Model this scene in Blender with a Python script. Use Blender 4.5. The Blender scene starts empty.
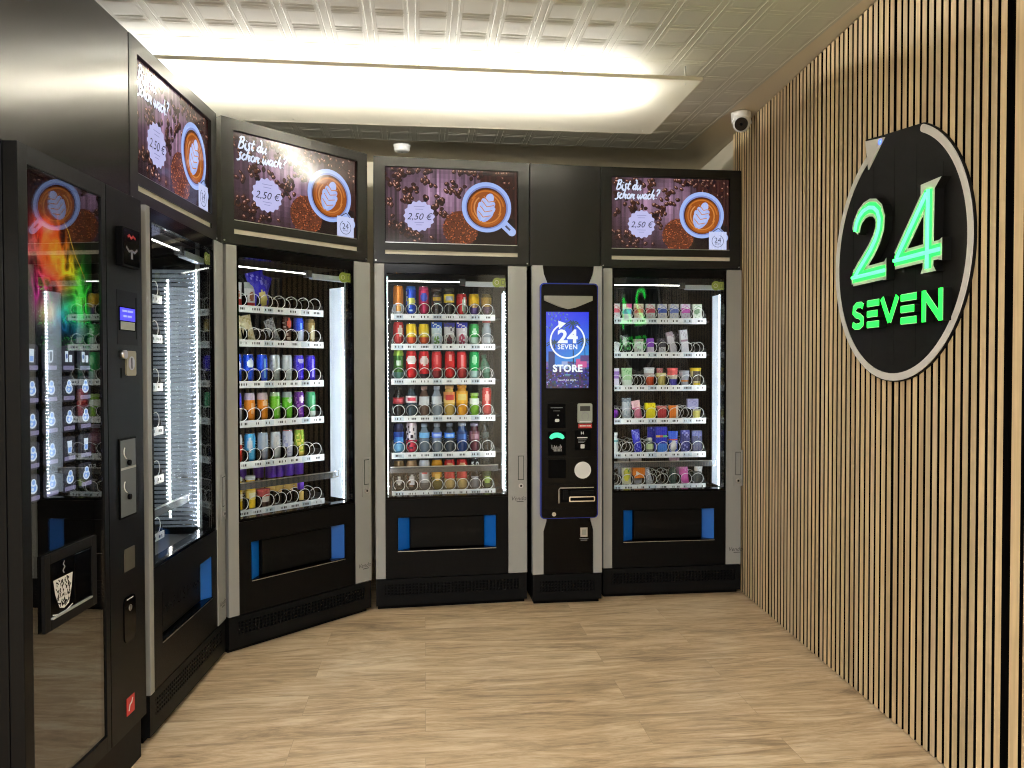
EXPOSURE = 0.6; TUBE = 115.0; ADDED_FILL = 21.0; NEON = 1.0
import bpy, bmesh, math, random
from mathutils import Matrix, Vector
C = bpy.context.scene.collection
PI = math.pi
R = math.radians
rnd = random.Random(7)

def lin(c):
    """sRGB 0..255 -> linear"""
    o = []
    for v in c:
        v = v / 255.0
        o.append(v / 12.92 if v <= 0.04045 else ((v + 0.055) / 1.055) ** 2.4)
    return tuple(o)

# ------------------------------------------------------------------ materials
MATS = {}
def new_mat(name):
    m = bpy.data.materials.new(name); m.use_nodes = True
    nt = m.node_tree
    b = nt.nodes['Principled BSDF']
    return m, nt, b
def mat(name, col, rough=0.5, metal=0.0, spec=0.5, emit=None, es=0.0, noise=0.0, nscale=60.0, coat=0.0):
    if name in MATS: return MATS[name]
    m, nt, b = new_mat(name)
    b.inputs['Base Color'].default_value = (*col, 1)
    b.inputs['Roughness'].default_value = rough
    b.inputs['Metallic'].default_value = metal
    b.inputs['Specular IOR Level'].default_value = spec
    b.inputs['Coat Weight'].default_value = coat
    if emit:
        b.inputs['Emission Color'].default_value = (*emit, 1)
        b.inputs['Emission Strength'].default_value = es
    if noise > 0:
        t = nt.nodes.new('ShaderNodeTexCoord'); n = nt.nodes.new('ShaderNodeTexNoise')
        n.inputs['Scale'].default_value = nscale
        bp = nt.nodes.new('ShaderNodeBump'); bp.inputs['Strength'].default_value = noise; bp.inputs['Distance'].default_value = 0.002
        nt.links.new(t.outputs['Object'], n.inputs['Vector']); nt.links.new(n.outputs['Fac'], bp.inputs['Height'])
        nt.links.new(bp.outputs['Normal'], b.inputs['Normal'])
    MATS[name] = m
    return m
def attr_mat(name, rough=0.35, metal=0.0, emit=0.0, spec=0.5, black_base=False):
    if name in MATS: return MATS[name]
    m, nt, b = new_mat(name)
    a = nt.nodes.new('ShaderNodeAttribute'); a.attribute_name = 'Col'
    if not black_base: nt.links.new(a.outputs['Color'], b.inputs['Base Color'])
    else: b.inputs['Base Color'].default_value = (0.004, 0.004, 0.005, 1)
    b.inputs['Roughness'].default_value = rough; b.inputs['Metallic'].default_value = metal
    b.inputs['Specular IOR Level'].default_value = spec
    if emit > 0:
        nt.links.new(a.outputs['Color'], b.inputs['Emission Color']); b.inputs['Emission Strength'].default_value = emit
    MATS[name] = m
    return m

def glass_mat(name, tint, base_f=0.05, boost=1.0):
    m = bpy.data.materials.new(name); m.use_nodes = True
    nt = m.node_tree; nt.nodes.clear()
    out = nt.nodes.new('ShaderNodeOutputMaterial'); mix = nt.nodes.new('ShaderNodeMixShader')
    tr = nt.nodes.new('ShaderNodeBsdfTransparent'); tr.inputs['Color'].default_value = (*tint, 1)
    gl = nt.nodes.new('ShaderNodeBsdfGlossy'); gl.inputs['Roughness'].default_value = 0.0
    lw = nt.nodes.new('ShaderNodeLayerWeight'); lw.inputs['Blend'].default_value = 0.5
    p = nt.nodes.new('ShaderNodeMath'); p.operation = 'POWER'; p.inputs[1].default_value = 5.0
    ma = nt.nodes.new('ShaderNodeMath'); ma.operation = 'MULTIPLY_ADD'; ma.inputs[1].default_value = 0.95 * boost; ma.inputs[2].default_value = base_f
    ma.use_clamp = True
    L = nt.links.new
    L(lw.outputs['Facing'], p.inputs[0]); L(p.outputs[0], ma.inputs[0]); L(ma.outputs[0], mix.inputs['Fac'])
    L(tr.outputs[0], mix.inputs[1]); L(gl.outputs[0], mix.inputs[2]); L(mix.outputs[0], out.inputs['Surface'])
    MATS[name] = m
    return m

M_black = mat('black_powdercoat', (0.0032, 0.0033, 0.0037), 0.40, spec=0.12, noise=0.15, nscale=900)
M_blackgloss = mat('black_gloss', (0.0014, 0.0014, 0.0018), 0.14, spec=0.12)
M_blackmatt = mat('black_matt', (0.0016, 0.0016, 0.0020), 0.6, spec=0.05)
M_base = mat('base_charcoal', (0.0062, 0.0063, 0.0068), 0.45, spec=0.08)
M_grey = mat('post_grey', lin((160, 162, 160)), 0.42, metal=0.15, noise=0.1, nscale=700)
M_dark = mat('dark_interior', (0.012, 0.013, 0.017), 0.55)
M_steel = mat('steel', (0.60, 0.60, 0.61), 0.28, metal=1.0)
M_chrome = mat('chrome', (0.8, 0.8, 0.82), 0.12, metal=1.0)
M_wire = mat('coil_wire', (0.86, 0.86, 0.87), 0.35, metal=0.2)
M_tray = mat('tray_grey', (0.05, 0.052, 0.056), 0.45, metal=0.3)
M_strip = mat('price_strip', (0.78, 0.79, 0.80), 0.3, metal=0.1)
M_blue = mat('hatch_blue', lin((0, 96, 190)), 0.35)
M_cream = mat('cream_strip', lin((214, 208, 192)), 0.5)
M_header = mat('header_metal', (0.013, 0.0128, 0.012), 0.30, metal=0.2, spec=0.35)
M_clad = mat('cladding_metal', (0.030, 0.029, 0.027), 0.20, metal=0.5, spec=0.95)
M_white = mat('white_plastic', (0.78, 0.78, 0.76), 0.4)
M_led = mat('led_dot', (1, 1, 1), 0.4, emit=(0.90, 0.95, 1.0), es=85.0)
M_ledghost = mat('led_ghost_warm', (1, 1, 1), 0.4, emit=(1.0, 0.93, 0.80), es=30.0)
M_ledback = mat('led_carrier', (0.85, 0.88, 0.92), 0.35, emit=(0.80, 0.88, 1.0), es=0.25)
M_tube = mat('inner_tube', (1, 1, 1), 0.4, emit=(1.0, 0.97, 0.9), es=4.0)
M_reflect = mat('light_baffle', (0.50, 0.56, 0.66), 0.34, metal=0.3)
M_panel = mat('glowing_baffle', (0.6, 0.66, 0.74), 0.4, emit=(0.74, 0.85, 1.0), es=0.36)
M_panel_dim = mat('glowing_baffle_dim', (0.20, 0.23, 0.28), 0.4, emit=(0.70, 0.84, 1.0), es=0.05)
M_dashrod = mat('added_dash_rod', (0.24, 0.27, 0.32), 0.18, metal=1.0)
M_paint = attr_mat('printed_gloss', 0.30)
M_canpaint = attr_mat('printed_can', 0.24, metal=0.35)
M_screen = attr_mat('screen_picture', 0.09, emit=0.66, black_base=True, spec=0.6)
M_icon = attr_mat('lit_icon', 0.3, emit=1.1, black_base=True)
M_glass = glass_mat('clear_glass', (0.96, 0.98, 0.975), 0.033)
M_glassdark = glass_mat('smoked_glass', (0.80, 0.81, 0.81), 0.12, 1.8)
M_label = mat('ink', (0.03, 0.03, 0.03), 0.5)
M_ytag = mat('lime_sticker', lin((150, 165, 70)), 0.5)

def fix_normals(me):
    # closed shells are turned to face outwards; flat prints keep the side they were drawn on
    bm = bmesh.new(); bm.from_mesh(me); seen = set(); sel = []
    for f in bm.faces:
        if f.index in seen: continue
        isl, st, closed = [], [f], True; seen.add(f.index)
        while st:
            g = st.pop(); isl.append(g)
            for e in g.edges:
                if len(e.link_faces) != 2: closed = False
                for h in e.link_faces:
                    if h.index not in seen: seen.add(h.index); st.append(h)
        if closed: sel += isl
    if sel: bmesh.ops.recalc_face_normals(bm, faces=sel)
    bm.to_mesh(me); bm.free()
# ------------------------------------------------------------------ mesh builder
class MB:
    def __init__(s): s.v = []; s.f = []; s.m = []; s.c = []; s.mats = []; s.sm = []
    def mi(s, m):
        if m not in s.mats: s.mats.append(m)
        return s.mats.index(m)
    def face(s, idx, m, col=None, smooth=False):
        s.f.append(tuple(idx)); s.m.append(s.mi(m)); s.c.append(col); s.sm.append(smooth)
    def quad(s, p, m, col=None):
        n = len(s.v); s.v += [tuple(q) for q in p]; s.face(range(n, n + len(p)), m, col)
    def box(s, x0, x1, y0, y1, z0, z1, m, ch=0.0, col=None):
        x0, x1 = min(x0, x1), max(x0, x1); y0, y1 = min(y0, y1), max(y0, y1); z0, z1 = min(z0, z1), max(z0, z1)
        if ch <= 0:
            n = len(s.v)
            s.v += [(x0, y0, z0), (x1, y0, z0), (x1, y1, z0), (x0, y1, z0), (x0, y0, z1), (x1, y0, z1), (x1, y1, z1), (x0, y1, z1)]
            for q in ((0, 3, 2, 1), (4, 5, 6, 7), (0, 1, 5, 4), (1, 2, 6, 5), (2, 3, 7, 6), (3, 0, 4, 7)): s.face([n + i for i in q], m, col)
            return
        bm = bmesh.new(); bmesh.ops.create_cube(bm, size=1.0)
        for v in bm.verts: v.co = Vector(((x0 + x1) / 2 + v.co.x * (x1 - x0), (y0 + y1) / 2 + v.co.y * (y1 - y0), (z0 + z1) / 2 + v.co.z * (z1 - z0)))
        bmesh.ops.bevel(bm, geom=bm.edges[:], offset=ch, segments=2, profile=0.7, affect='EDGES')
        s.addbm(bm, m, col)
    def addbm(s, bm, m, col=None, smooth=False):
        n = len(s.v); bm.verts.index_update()
        s.v += [tuple(v.co) for v in bm.verts]
        for f in bm.faces: s.face([n + v.index for v in f.verts], m, col, smooth)
        bm.free()
    def prism(s, poly, y0, y1, m, mside=None, col=None):
        """poly of (x,z); extruded from y0 (front) to y1 (back)"""
        if sum(poly[i - 1][0] * poly[i][1] - poly[i][0] * poly[i - 1][1] for i in range(len(poly))) < 0: poly = poly[::-1]
        n = len(s.v); k = len(poly)
        s.v += [(x, y0, z) for x, z in poly] + [(x, y1, z) for x, z in poly]
        s.face([n + i for i in range(k)], m, col)
        s.face([n + k + i for i in reversed(range(k))], m, col)
        for i in range(k):
            j = (i + 1) % k; s.face((n + i, n + k + i, n + k + j, n + j), mside or m, col)
    def cyl(s, p0, p1, r0, r1=None, seg=14, m=None, col=None, cap=True):
        r1 = r0 if r1 is None else r1
        p0, p1 = Vector(p0), Vector(p1); d = (p1 - p0).normalized()
        a = d.orthogonal().normalized(); b = d.cross(a); n = len(s.v)
        for p, r in ((p0, r0), (p1, r1)):
            for i in range(seg):
                t = 2 * PI * i / seg; s.v.append(tuple(p + a * (math.cos(t) * r) + b * (math.sin(t) * r)))
        for i in range(seg):
            j = (i + 1) % seg; s.face((n + i, n + j, n + seg + j, n + seg + i), m, col, True)
        if cap:
            s.face([n + i for i in reversed(range(seg))], m, col); s.face([n + seg + i for i in range(seg)], m, col)
    def tube(s, pts, r, seg=6, m=None, col=None):
        pts = [Vector(p) for p in pts]; n0 = len(s.v)
        up = None
        for k, p in enumerate(pts):
            d = (pts[min(k + 1, len(pts) - 1)] - pts[max(k - 1, 0)]).normalized()
            a = d.orthogonal().normalized() if up is None else (up - d * up.dot(d)).normalized()
            up = a; b = d.cross(a)
            for i in range(seg):
                t = 2 * PI * i / seg; s.v.append(tuple(p + a * (math.cos(t) * r) + b * (math.sin(t) * r)))
        for k in range(len(pts) - 1):
            for i in range(seg):
                j = (i + 1) % seg
                s.face((n0 + k * seg + i, n0 + k * seg + j, n0 + (k + 1) * seg + j, n0 + (k + 1) * seg + i), m, col, True)
        s.face([n0 + i for i in reversed(range(seg))], m, col); s.face([n0 + (len(pts) - 1) * seg + i for i in range(seg)], m, col)
    def lathe(s, prof, m, seg=22, colfn=None, close=True):
        """prof: (r,z) bottom to top about z axis; colfn(z, front_angle)->linear colour"""
        n = len(s.v); k = len(prof)
        for r, z in prof:
            for i in range(seg):
                t = 2 * PI * i / seg; s.v.append((r * math.sin(t), -r * math.cos(t), z))   # t=0 faces -y (the glass)
        for a in range(k - 1):
            for i in range(seg):
                j = (i + 1) % seg
                t = (i + 0.5) / seg * 2 * PI
                if t > PI: t -= 2 * PI
                zc = (prof[a][1] + prof[a + 1][1]) / 2
                s.face((n + a * seg + i, n + a * seg + j, n + (a + 1) * seg + j, n + (a + 1) * seg + i), m, colfn(zc, t) if colfn else None, True)
        if close:
            s.face([n + i for i in reversed(range(seg))], m, colfn(prof[0][1], PI) if colfn else None)
            s.face([n + (k - 1) * seg + i for i in range(seg)], m, colfn(prof[-1][1], PI) if colfn else None)
    def build(s, name, parent=None, link=True):
        me = bpy.data.meshes.new(name)
        me.from_pydata(s.v, [], s.f)
        for m in s.mats: me.materials.append(m)
        me.polygons.foreach_set('material_index', s.m)
        me.polygons.foreach_set('use_smooth', s.sm)
        if any(c is not None for c in s.c):
            at = me.color_attributes.new('Col', 'FLOAT_COLOR', 'CORNER')
            k = 0
            buf = [0.0] * (4 * len(me.loops))
            for f, c in zip(s.f, s.c):
                c = c or (0.5, 0.5, 0.5)
                for _ in f:
                    buf[4 * k:4 * k + 4] = [c[0], c[1], c[2], 1.0]; k += 1
            at.data.foreach_set('color', buf)
        me.update()
        fix_normals(me)
        o = bpy.data.objects.new(name, me); C.objects.link(o)
        if parent: o.parent = parent
        return o

def tag(o, label=None, cat=None, group=None, kind=None):
    if label: o['label'] = label
    if cat: o['category'] = cat
    if group: o['group'] = group
    if kind: o['kind'] = kind
    return o
def empty(name, loc, rz=0.0, label=None, cat=None, group=None):
    o = bpy.data.objects.new(name, None); C.objects.link(o)
    o.location = loc; o.rotation_euler = (0, 0, rz); o.empty_display_size = 0.1
    return tag(o, label, cat, group)
def copy_tree(o, parent=None):
    c = o.copy(); C.objects.link(c)
    if parent: c.parent = parent
    for ch in list(o.children): copy_tree(ch, c)
    return c

# text outlines -> triangles in the (x,z) plane
def text_mesh(body, size, shear=0.0, bold=0.0, align='CENTER', spacing=1.0, sx=1.0):
    cu = bpy.data.curves.new('txt', 'FONT'); cu.body = body; cu.size = size; cu.shear = shear; cu.offset = bold
    cu.align_x = align; cu.align_y = 'CENTER'; cu.space_character = spacing; cu.resolution_u = 3
    o = bpy.data.objects.new('txt', cu); C.objects.link(o)
    dg = bpy.context.evaluated_depsgraph_get(); dg.update()
    me = o.evaluated_get(dg).to_mesh()
    vs = [(v.co.x * sx, v.co.y) for v in me.vertices]; fs = [tuple(p.vertices) for p in me.polygons]
    o.evaluated_get(dg).to_mesh_clear()
    bpy.data.objects.remove(o); bpy.data.curves.remove(cu)
    return vs, fs
def put_text(mb, body, x, z, y, size, m, col=None, rot=0.0, **kw):
    vs, fs = text_mesh(body, size, **kw); n = len(mb.v); c, s_ = math.cos(rot), math.sin(rot)
    mb.v += [(x + a * c - b * s_, y, z + a * s_ + b * c) for a, b in vs]
    for f in fs: mb.face([n + i for i in f], m, col)

def ribbon(pts, w, caps=None):
    """polyline (x,z) -> closed outline polygon of width w (number or list)"""
    n = len(pts); ws = w if isinstance(w, (list, tuple)) else [w] * n
    Lp, Rp = [], []
    for i in range(n):
        a = Vector(pts[max(i - 1, 0)]); b = Vector(pts[min(i + 1, n - 1)]); d = (b - a).normalized(); nn = Vector((-d.y, d.x))
        p = Vector(pts[i]); h = ws[i] / 2
        if 0 < i < n - 1:
            d1 = (p - a).normalized(); d2 = (b - p).normalized(); cs = max(0.5, math.sqrt(max(0.0, (1 + d1.dot(d2)) / 2))); h = h / cs
        Lp.append(tuple(p + nn * h)); Rp.append(tuple(p - nn * h))
    return Lp + Rp[::-1]
def ribbon_quads(mb, pts, w, y0, y1, m, mside=None, col=None):
    o = ribbon(pts, w); n = len(pts); Lp, Rp = o[:n], o[n:][::-1]
    for i in range(n - 1):
        mb.prism([Rp[i], Rp[i + 1], Lp[i + 1], Lp[i]], y0, y1, m, mside, col)
def arc(cx, cz, r, a0, a1, n, rz=None):
    rz = rz or r
    return [(cx + r * math.cos(a0 + (a1 - a0) * i / n), cz + rz * math.sin(a0 + (a1 - a0) * i / n)) for i in range(n + 1)]
def rrect(x0, x1, z0, z1, r, n=5):
    p = []
    for cx, cz, a in ((x1 - r, z0 + r, -PI / 2), (x1 - r, z1 - r, 0), (x0 + r, z1 - r, PI / 2), (x0 + r, z0 + r, PI)):
        p += arc(cx, cz, r, a, a + PI / 2, n)
    return p
# ------------------------------------------------------------------ camera and view
cam_d = bpy.data.cameras.new('camera'); cam = bpy.data.objects.new('camera', cam_d); C.objects.link(cam)
cam_d.sensor_fit = 'HORIZONTAL'; cam_d.sensor_width = 36.0; cam_d.lens = 770.2 / 1024 * 36.0; cam_d.clip_start = 0.02
cam.matrix_world = Matrix.Translation((0, 0, 1.275)) @ Matrix.Rotation(R(90 - 1.1157), 4, 'X') @ Matrix.Rotation(R(-0.0967), 4, 'Z')
sc = bpy.context.scene
sc.camera = cam
sc.view_settings.view_transform = 'Standard'; sc.view_settings.look = 'None'
sc.view_settings.gamma = 1.0; sc.view_settings.use_curve_mapping = False
sc.view_settings.exposure = EXPOSURE
sc.cycles.filter_width = 1.05
w = bpy.data.worlds.new('world'); sc.world = w; w.use_nodes = True
w.node_tree.nodes['Background'].inputs['Color'].default_value = (0.9, 0.95, 1.0, 1)
w.node_tree.nodes['Background'].inputs['Strength'].default_value = 0.02

ZC = 2.65
def slat_x(y): return 1.306 + 0.038 * (4.37 - y)
AC = R(6.86)
E1 = Vector((math.cos(AC), math.sin(AC))); E2 = Vector((-math.sin(AC), math.cos(AC)))

# ------------------------------------------------------------------ room materials
def floor_mat():
    m, nt, b = new_mat('oak_vinyl_floor'); N = nt.nodes.new; L = nt.links.new
    tc = N('ShaderNodeTexCoord'); mp = N('ShaderNodeMapping'); mp.inputs['Rotation'].default_value = (0, 0, -R(6.5)); L(tc.outputs['Object'], mp.inputs['Vector'])
    br = N('ShaderNodeTexBrick'); br.inputs['Scale'].default_value = 1.0; br.inputs['Brick Width'].default_value = 1.22; br.inputs['Row Height'].default_value = 0.18
    br.inputs['Mortar Size'].default_value = 0.0008; br.inputs['Mortar Smooth'].default_value = 0.2; br.offset = 0.37
    br.inputs['Color1'].default_value = (0.30, 0.30, 0.30, 1); br.inputs['Color2'].default_value = (0.75, 0.75, 0.75, 1); br.inputs['Mortar'].default_value = (0.35, 0.35, 0.35, 1)
    L(mp.outputs[0], br.inputs['Vector'])
    # grain stretched along the boards, shifted per board
    sh = N('ShaderNodeVectorMath'); sh.operation = 'MULTIPLY_ADD'; sh.inputs[1].default_value = (3.1, 7.7, 5.3); L(br.outputs['Color'], sh.inputs[0]); L(mp.outputs[0], sh.inputs[2])
    def noise(scale, vec, det, rough, dist=0.0):
        mm = N('ShaderNodeMapping'); mm.inputs['Scale'].default_value = vec; L(sh.outputs[0], mm.inputs['Vector'])
        n = N('ShaderNodeTexNoise'); n.inputs['Scale'].default_value = scale; n.inputs['Detail'].default_value = det; n.inputs['Roughness'].default_value = rough; n.inputs['Distortion'].default_value = dist
        L(mm.outputs[0], n.inputs['Vector']); return n
    n1 = noise(1.0, (1.5, 8.5, 1), 8, 0.68, 2.4)
    n2 = noise(1.0, (6.0, 48.0, 1), 6, 0.78, 1.2)
    n3 = noise(1.0, (2.2, 5.0, 1), 3, 0.5, 0.5)
    cr = N('ShaderNodeValToRGB'); e = cr.color_ramp.elements
    e[0].position = 0.36; e[0].color = (*lin((132, 110, 86)), 1)
    e[1].position = 0.62; e[1].color = (*lin((228, 208, 176)), 1)
    x = cr.color_ramp.elements.new(0.50); x.color = (*lin((199, 171, 134)), 1)
    a1 = N('ShaderNodeMath'); a1.operation = 'MULTIPLY_ADD'; a1.inputs[1].default_value = 0.30; L(n2.outputs['Fac'], a1.inputs[0])
    m1 = N('ShaderNodeMath'); m1.operation = 'MULTIPLY'; m1.inputs[1].default_value = 0.56; L(n1.outputs['Fac'], m1.inputs[0]); L(m1.outputs[0], a1.inputs[2])
    a2 = N('ShaderNodeMath'); a2.operation = 'MULTIPLY_ADD'; a2.inputs[1].default_value = 0.22; L(n3.outputs['Fac'], a2.inputs[0]); L(a1.outputs[0], a2.inputs[2])
    sep = N('ShaderNodeSeparateColor'); L(br.outputs['Color'], sep.inputs[0])
    a3 = N('ShaderNodeMath'); a3.operation = 'MULTIPLY_ADD'; a3.inputs[1].default_value = 0.06; L(sep.outputs[0], a3.inputs[0]); L(a2.outputs[0], a3.inputs[2])
    s4 = N('ShaderNodeMath'); s4.operation = 'SUBTRACT'; s4.inputs[1].default_value = 0.06; L(a3.outputs[0], s4.inputs[0])
    L(s4.outputs[0], cr.inputs['Fac'])
    mx = N('ShaderNodeMix'); mx.data_type = 'RGBA'; mx.inputs['B'].default_value = (*lin((172, 148, 118)), 1)
    n4 = noise(1.0, (2.6, 26.0, 1), 5, 0.6, 1.5)
    st = N('ShaderNodeValToRGB'); q = st.color_ramp.elements; q[0].position = 0.60; q[0].color = (1, 1, 1, 1); q[1].position = 0.74; q[1].color = (0.66, 0.64, 0.62, 1); L(n4.outputs['Fac'], st.inputs['Fac'])
    mk = N('ShaderNodeMix'); mk.data_type = 'RGBA'; mk.blend_type = 'MULTIPLY'; mk.inputs['Factor'].default_value = 1.0
    L(cr.outputs['Color'], mk.inputs['A']); L(st.outputs['Color'], mk.inputs['B'])
    L(br.outputs['Fac'], mx.inputs['Factor']); L(mk.outputs['Result'], mx.inputs['A']); L(mx.outputs['Result'], b.inputs['Base Color'])
    b.inputs['Roughness'].default_value = 0.42; b.inputs['Specular IOR Level'].default_value = 0.4
    bp = N('ShaderNodeBump'); bp.inputs['Strength'].default_value = 0.12; bp.inputs['Distance'].default_value = 0.001; L(n2.outputs['Fac'], bp.inputs['Height']); L(bp.outputs[0], b.inputs['Normal'])
    return m
def slat_mat():
    m, nt, b = new_mat('oak_veneer_slat'); N = nt.nodes.new; L = nt.links.new
    tc = N('ShaderNodeTexCoord'); mp = N('ShaderNodeMapping'); mp.inputs['Scale'].default_value = (40, 40, 2.2); L(tc.outputs['Object'], mp.inputs['Vector'])
    n = N('ShaderNodeTexNoise'); n.inputs['Scale'].default_value = 1.0; n.inputs['Detail'].default_value = 5; n.inputs['Distortion'].default_value = 0.8; L(mp.outputs[0], n.inputs['Vector'])
    cr = N('ShaderNodeValToRGB'); e = cr.color_ramp.elements
    e[0].position = 0.3; e[0].color = (0.74, 0.72, 0.68, 1); e[1].position = 0.72; e[1].color = (1.05, 1.04, 1.0, 1); L(n.outputs['Fac'], cr.inputs['Fac'])
    a = N('ShaderNodeAttribute'); a.attribute_name = 'Col'
    mx = N('ShaderNodeMix'); mx.data_type = 'RGBA'; mx.blend_type = 'MULTIPLY'; mx.inputs['Factor'].default_value = 1.0
    L(a.outputs['Color'], mx.inputs['A']); L(cr.outputs['Color'], mx.inputs['B']); L(mx.outputs['Result'], b.inputs['Base Color'])
    b.inputs['Roughness'].default_value = 0.5
    return m
M_floor = floor_mat(); M_slat = slat_mat()
M_felt = mat('black_felt', (0.0025, 0.0022, 0.002), 0.95, spec=0.02)
M_plaster = mat('cream_plaster', lin((214, 206, 184)), 0.8, noise=0.1, nscale=120)
M_soffit = mat('soffit_paint', lin((206, 197, 178)), 0.8)
M_tile = mat('white_foam_tile', lin((190, 189, 180)), 0.62)
M_seal = mat('edge_white', lin((236, 232, 220)), 0.5)

def tagS(o): o['kind'] = 'structure'; return o
mb = MB(); mb.box(-2.4, 1.75, -1.7, 5.6, -0.08, 0.0, M_floor); tagS(mb.build('floor'))
# right wall (plaster), slat panels on it
def wall_prism(name, p, m, z0=0.0, z1=ZC):
    mb = MB(); n = len(p)
    mb.v += [(x, y, z0) for x, y in p] + [(x, y, z1) for x, y in p]
    mb.face(range(n), m); mb.face([n + i for i in reversed(range(n))], m)
    for i in range(n): j = (i + 1) % n; mb.face((i, n + i, n + j, j), m)
    return tagS(mb.build(name))
off = 0.034
wr = wall_prism('wall_right', [(slat_x(-1.6) + off, -1.6), (slat_x(5.5) + off, 5.5), (1.75, 5.5), (1.75, -1.6)], M_plaster)
wall_prism('wall_back', [(-2.2, 4.98), (slat_x(5.4) + off, 4.98 + 0.1203 * (slat_x(5.4) + off + 2.2)), (slat_x(5.4) + off, 5.55), (-2.2, 5.55)], M_plaster)
wall_prism('wall_left', [(-2.35, -1.6), (-2.2, -1.6), (-2.2, 5.55), (-2.35, 5.55)], M_plaster)
wall_prism('wall_front', [(-2.35, -1.7), (1.75, -1.7), (1.75, -1.6), (-2.35, -1.6)], mat('dark_grey_wall', lin((96, 94, 92)), 0.8))

mbF = MB(); mbS = MB()
dw = Vector((0.038, -1.0)).normalized(); nw = Vector((-dw.y * -1, 0)); nw = Vector((dw.y, -dw.x))  # nw points into the room (-x)
if nw.x > 0: nw = -nw
def wall_pt(y, o):  # point on slat front plane at y, moved o metres into the room
    return Vector((slat_x(y), y)) + nw * o
def wbox(mb, y0, y1, o0, o1, z0, z1, m, col=None):
    a, b_, c_, d_ = wall_pt(y0, o1), wall_pt(y1, o1), wall_pt(y1, o0), wall_pt(y0, o0); n = len(mb.v)
    mb.v += [(p.x, p.y, z0) for p in (a, b_, c_, d_)] + [(p.x, p.y, z1) for p in (a, b_, c_, d_)]
    for q in ((0, 3, 2, 1), (4, 5, 6, 7), (0, 1, 5, 4), (1, 2, 6, 5), (2, 3, 7, 6), (3, 0, 4, 7)): mb.face([n + i for i in q], m, col)
wbox(mbF, 4.555, 1.0, -0.033, -0.015, 0.002, ZC - 0.002, M_felt)
tones = [(227, 202, 160), (219, 196, 158), (233, 208, 166), (215, 194, 158), (223, 200, 166), (214, 188, 150)]
ends = [4.55, 3.953, 3.358, 2.763, 2.166]
for k in range(4):
    y0, y1 = ends[k], ends[k + 1]; pitch = (y0 - y1 - 0.006) / 15
    for i in range(15):
        a = y0 - 0.003 - i * pitch
        t = lin(rnd.choice(tones)); j = rnd.uniform(0.92, 1.06)
        wbox(mbS, a - 0.006, a - 0.006 - 0.0250, -0.0149, -0.0009, 0.004, ZC - 0.004, M_felt); wbox(mbS, a - 0.006, a - 0.006 - 0.0250, -0.0009, 0.0, 0.004, ZC - 0.004, M_slat, tuple(v * j for v in t))
y = 2.141
while y > 1.05:                       # the panel nearest the camera has broader slats behind a black joint
    t = lin(rnd.choice(tones)); wbox(mbS, y, y - 0.037, -0.0149, -0.0009, 0.004, ZC - 0.004, M_felt); wbox(mbS, y, y - 0.037, -0.0009, 0.0, 0.004, ZC - 0.004, M_slat, t); y -= 0.053
mbF.build('felt_backing', wr); mbS.build('slat_cladding', wr)

# ------------------------------------------------------------------ ceiling with foam tiles
mb = MB(); mb.box(-2.35, 1.75, -1.7, 5.55, ZC, ZC + 0.1, M_soffit); ceil = tagS(mb.build('ceiling'))
PCR = Vector((1.071, 4.84))
def cp(a, b):   # a metres left of the right edge, b metres towards the camera from the back edge
    q = PCR - E1 * a - E2 * b; return q.x, q.y
CELL = 0.1667
def okc(a, b):
    x, y_ = cp(a, b); return x < slat_x(y_) - 0.004 and x > -2.19 and y_ > -1.58
mb = MB()
def slab(a0, a1, b0, b1, z0, z1, m, inset=0.0):
    P = [cp(a0, b0), cp(a1, b0), cp(a1, b1), cp(a0, b1)]
    Q = [cp(a0 + inset, b0 + inset), cp(a1 - inset, b0 + inset), cp(a1 - inset, b1 - inset), cp(a0 + inset, b1 - inset)]
    n = len(mb.v); mb.v += [(x, y_, z1) for x, y_ in P] + [(x, y_, z0) for x, y_ in Q]
    mb.face((n + 4, n + 5, n + 6, n + 7), m)
    for i in range(4): j = (i + 1) % 4; mb.face((n + i, n + j, n + 4 + j, n + 4 + i), m)
for i in range(20):
    for j in range(38):
        a0, b0 = i * CELL, j * CELL
        if not all(okc(a0 + da, b0 + db) for da in (-0.0, CELL) for db in (0, CELL)): continue
        slab(a0, a0 + CELL, b0, b0 + CELL, ZC - 0.0075, ZC - 0.0005, M_tile)
        slab(a0 + 0.028, a0 + CELL - 0.028, b0 + 0.028, b0 + CELL - 0.028, ZC - 0.0081, ZC - 0.0075, M_tile, 0.004)
        for e in (0.011, CELL - 0.017):
            slab(a0 + e, a0 + e + 0.006, b0 + 0.002, b0 + CELL - 0.002, ZC - 0.0085, ZC - 0.0075, M_tile, 0.002)
            slab(a0 + 0.030, a0 + CELL - 0.030, b0 + e, b0 + e + 0.006, ZC - 0.0085, ZC - 0.0075, M_tile, 0.002)
mb.build('ceiling_tiles', ceil)

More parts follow.
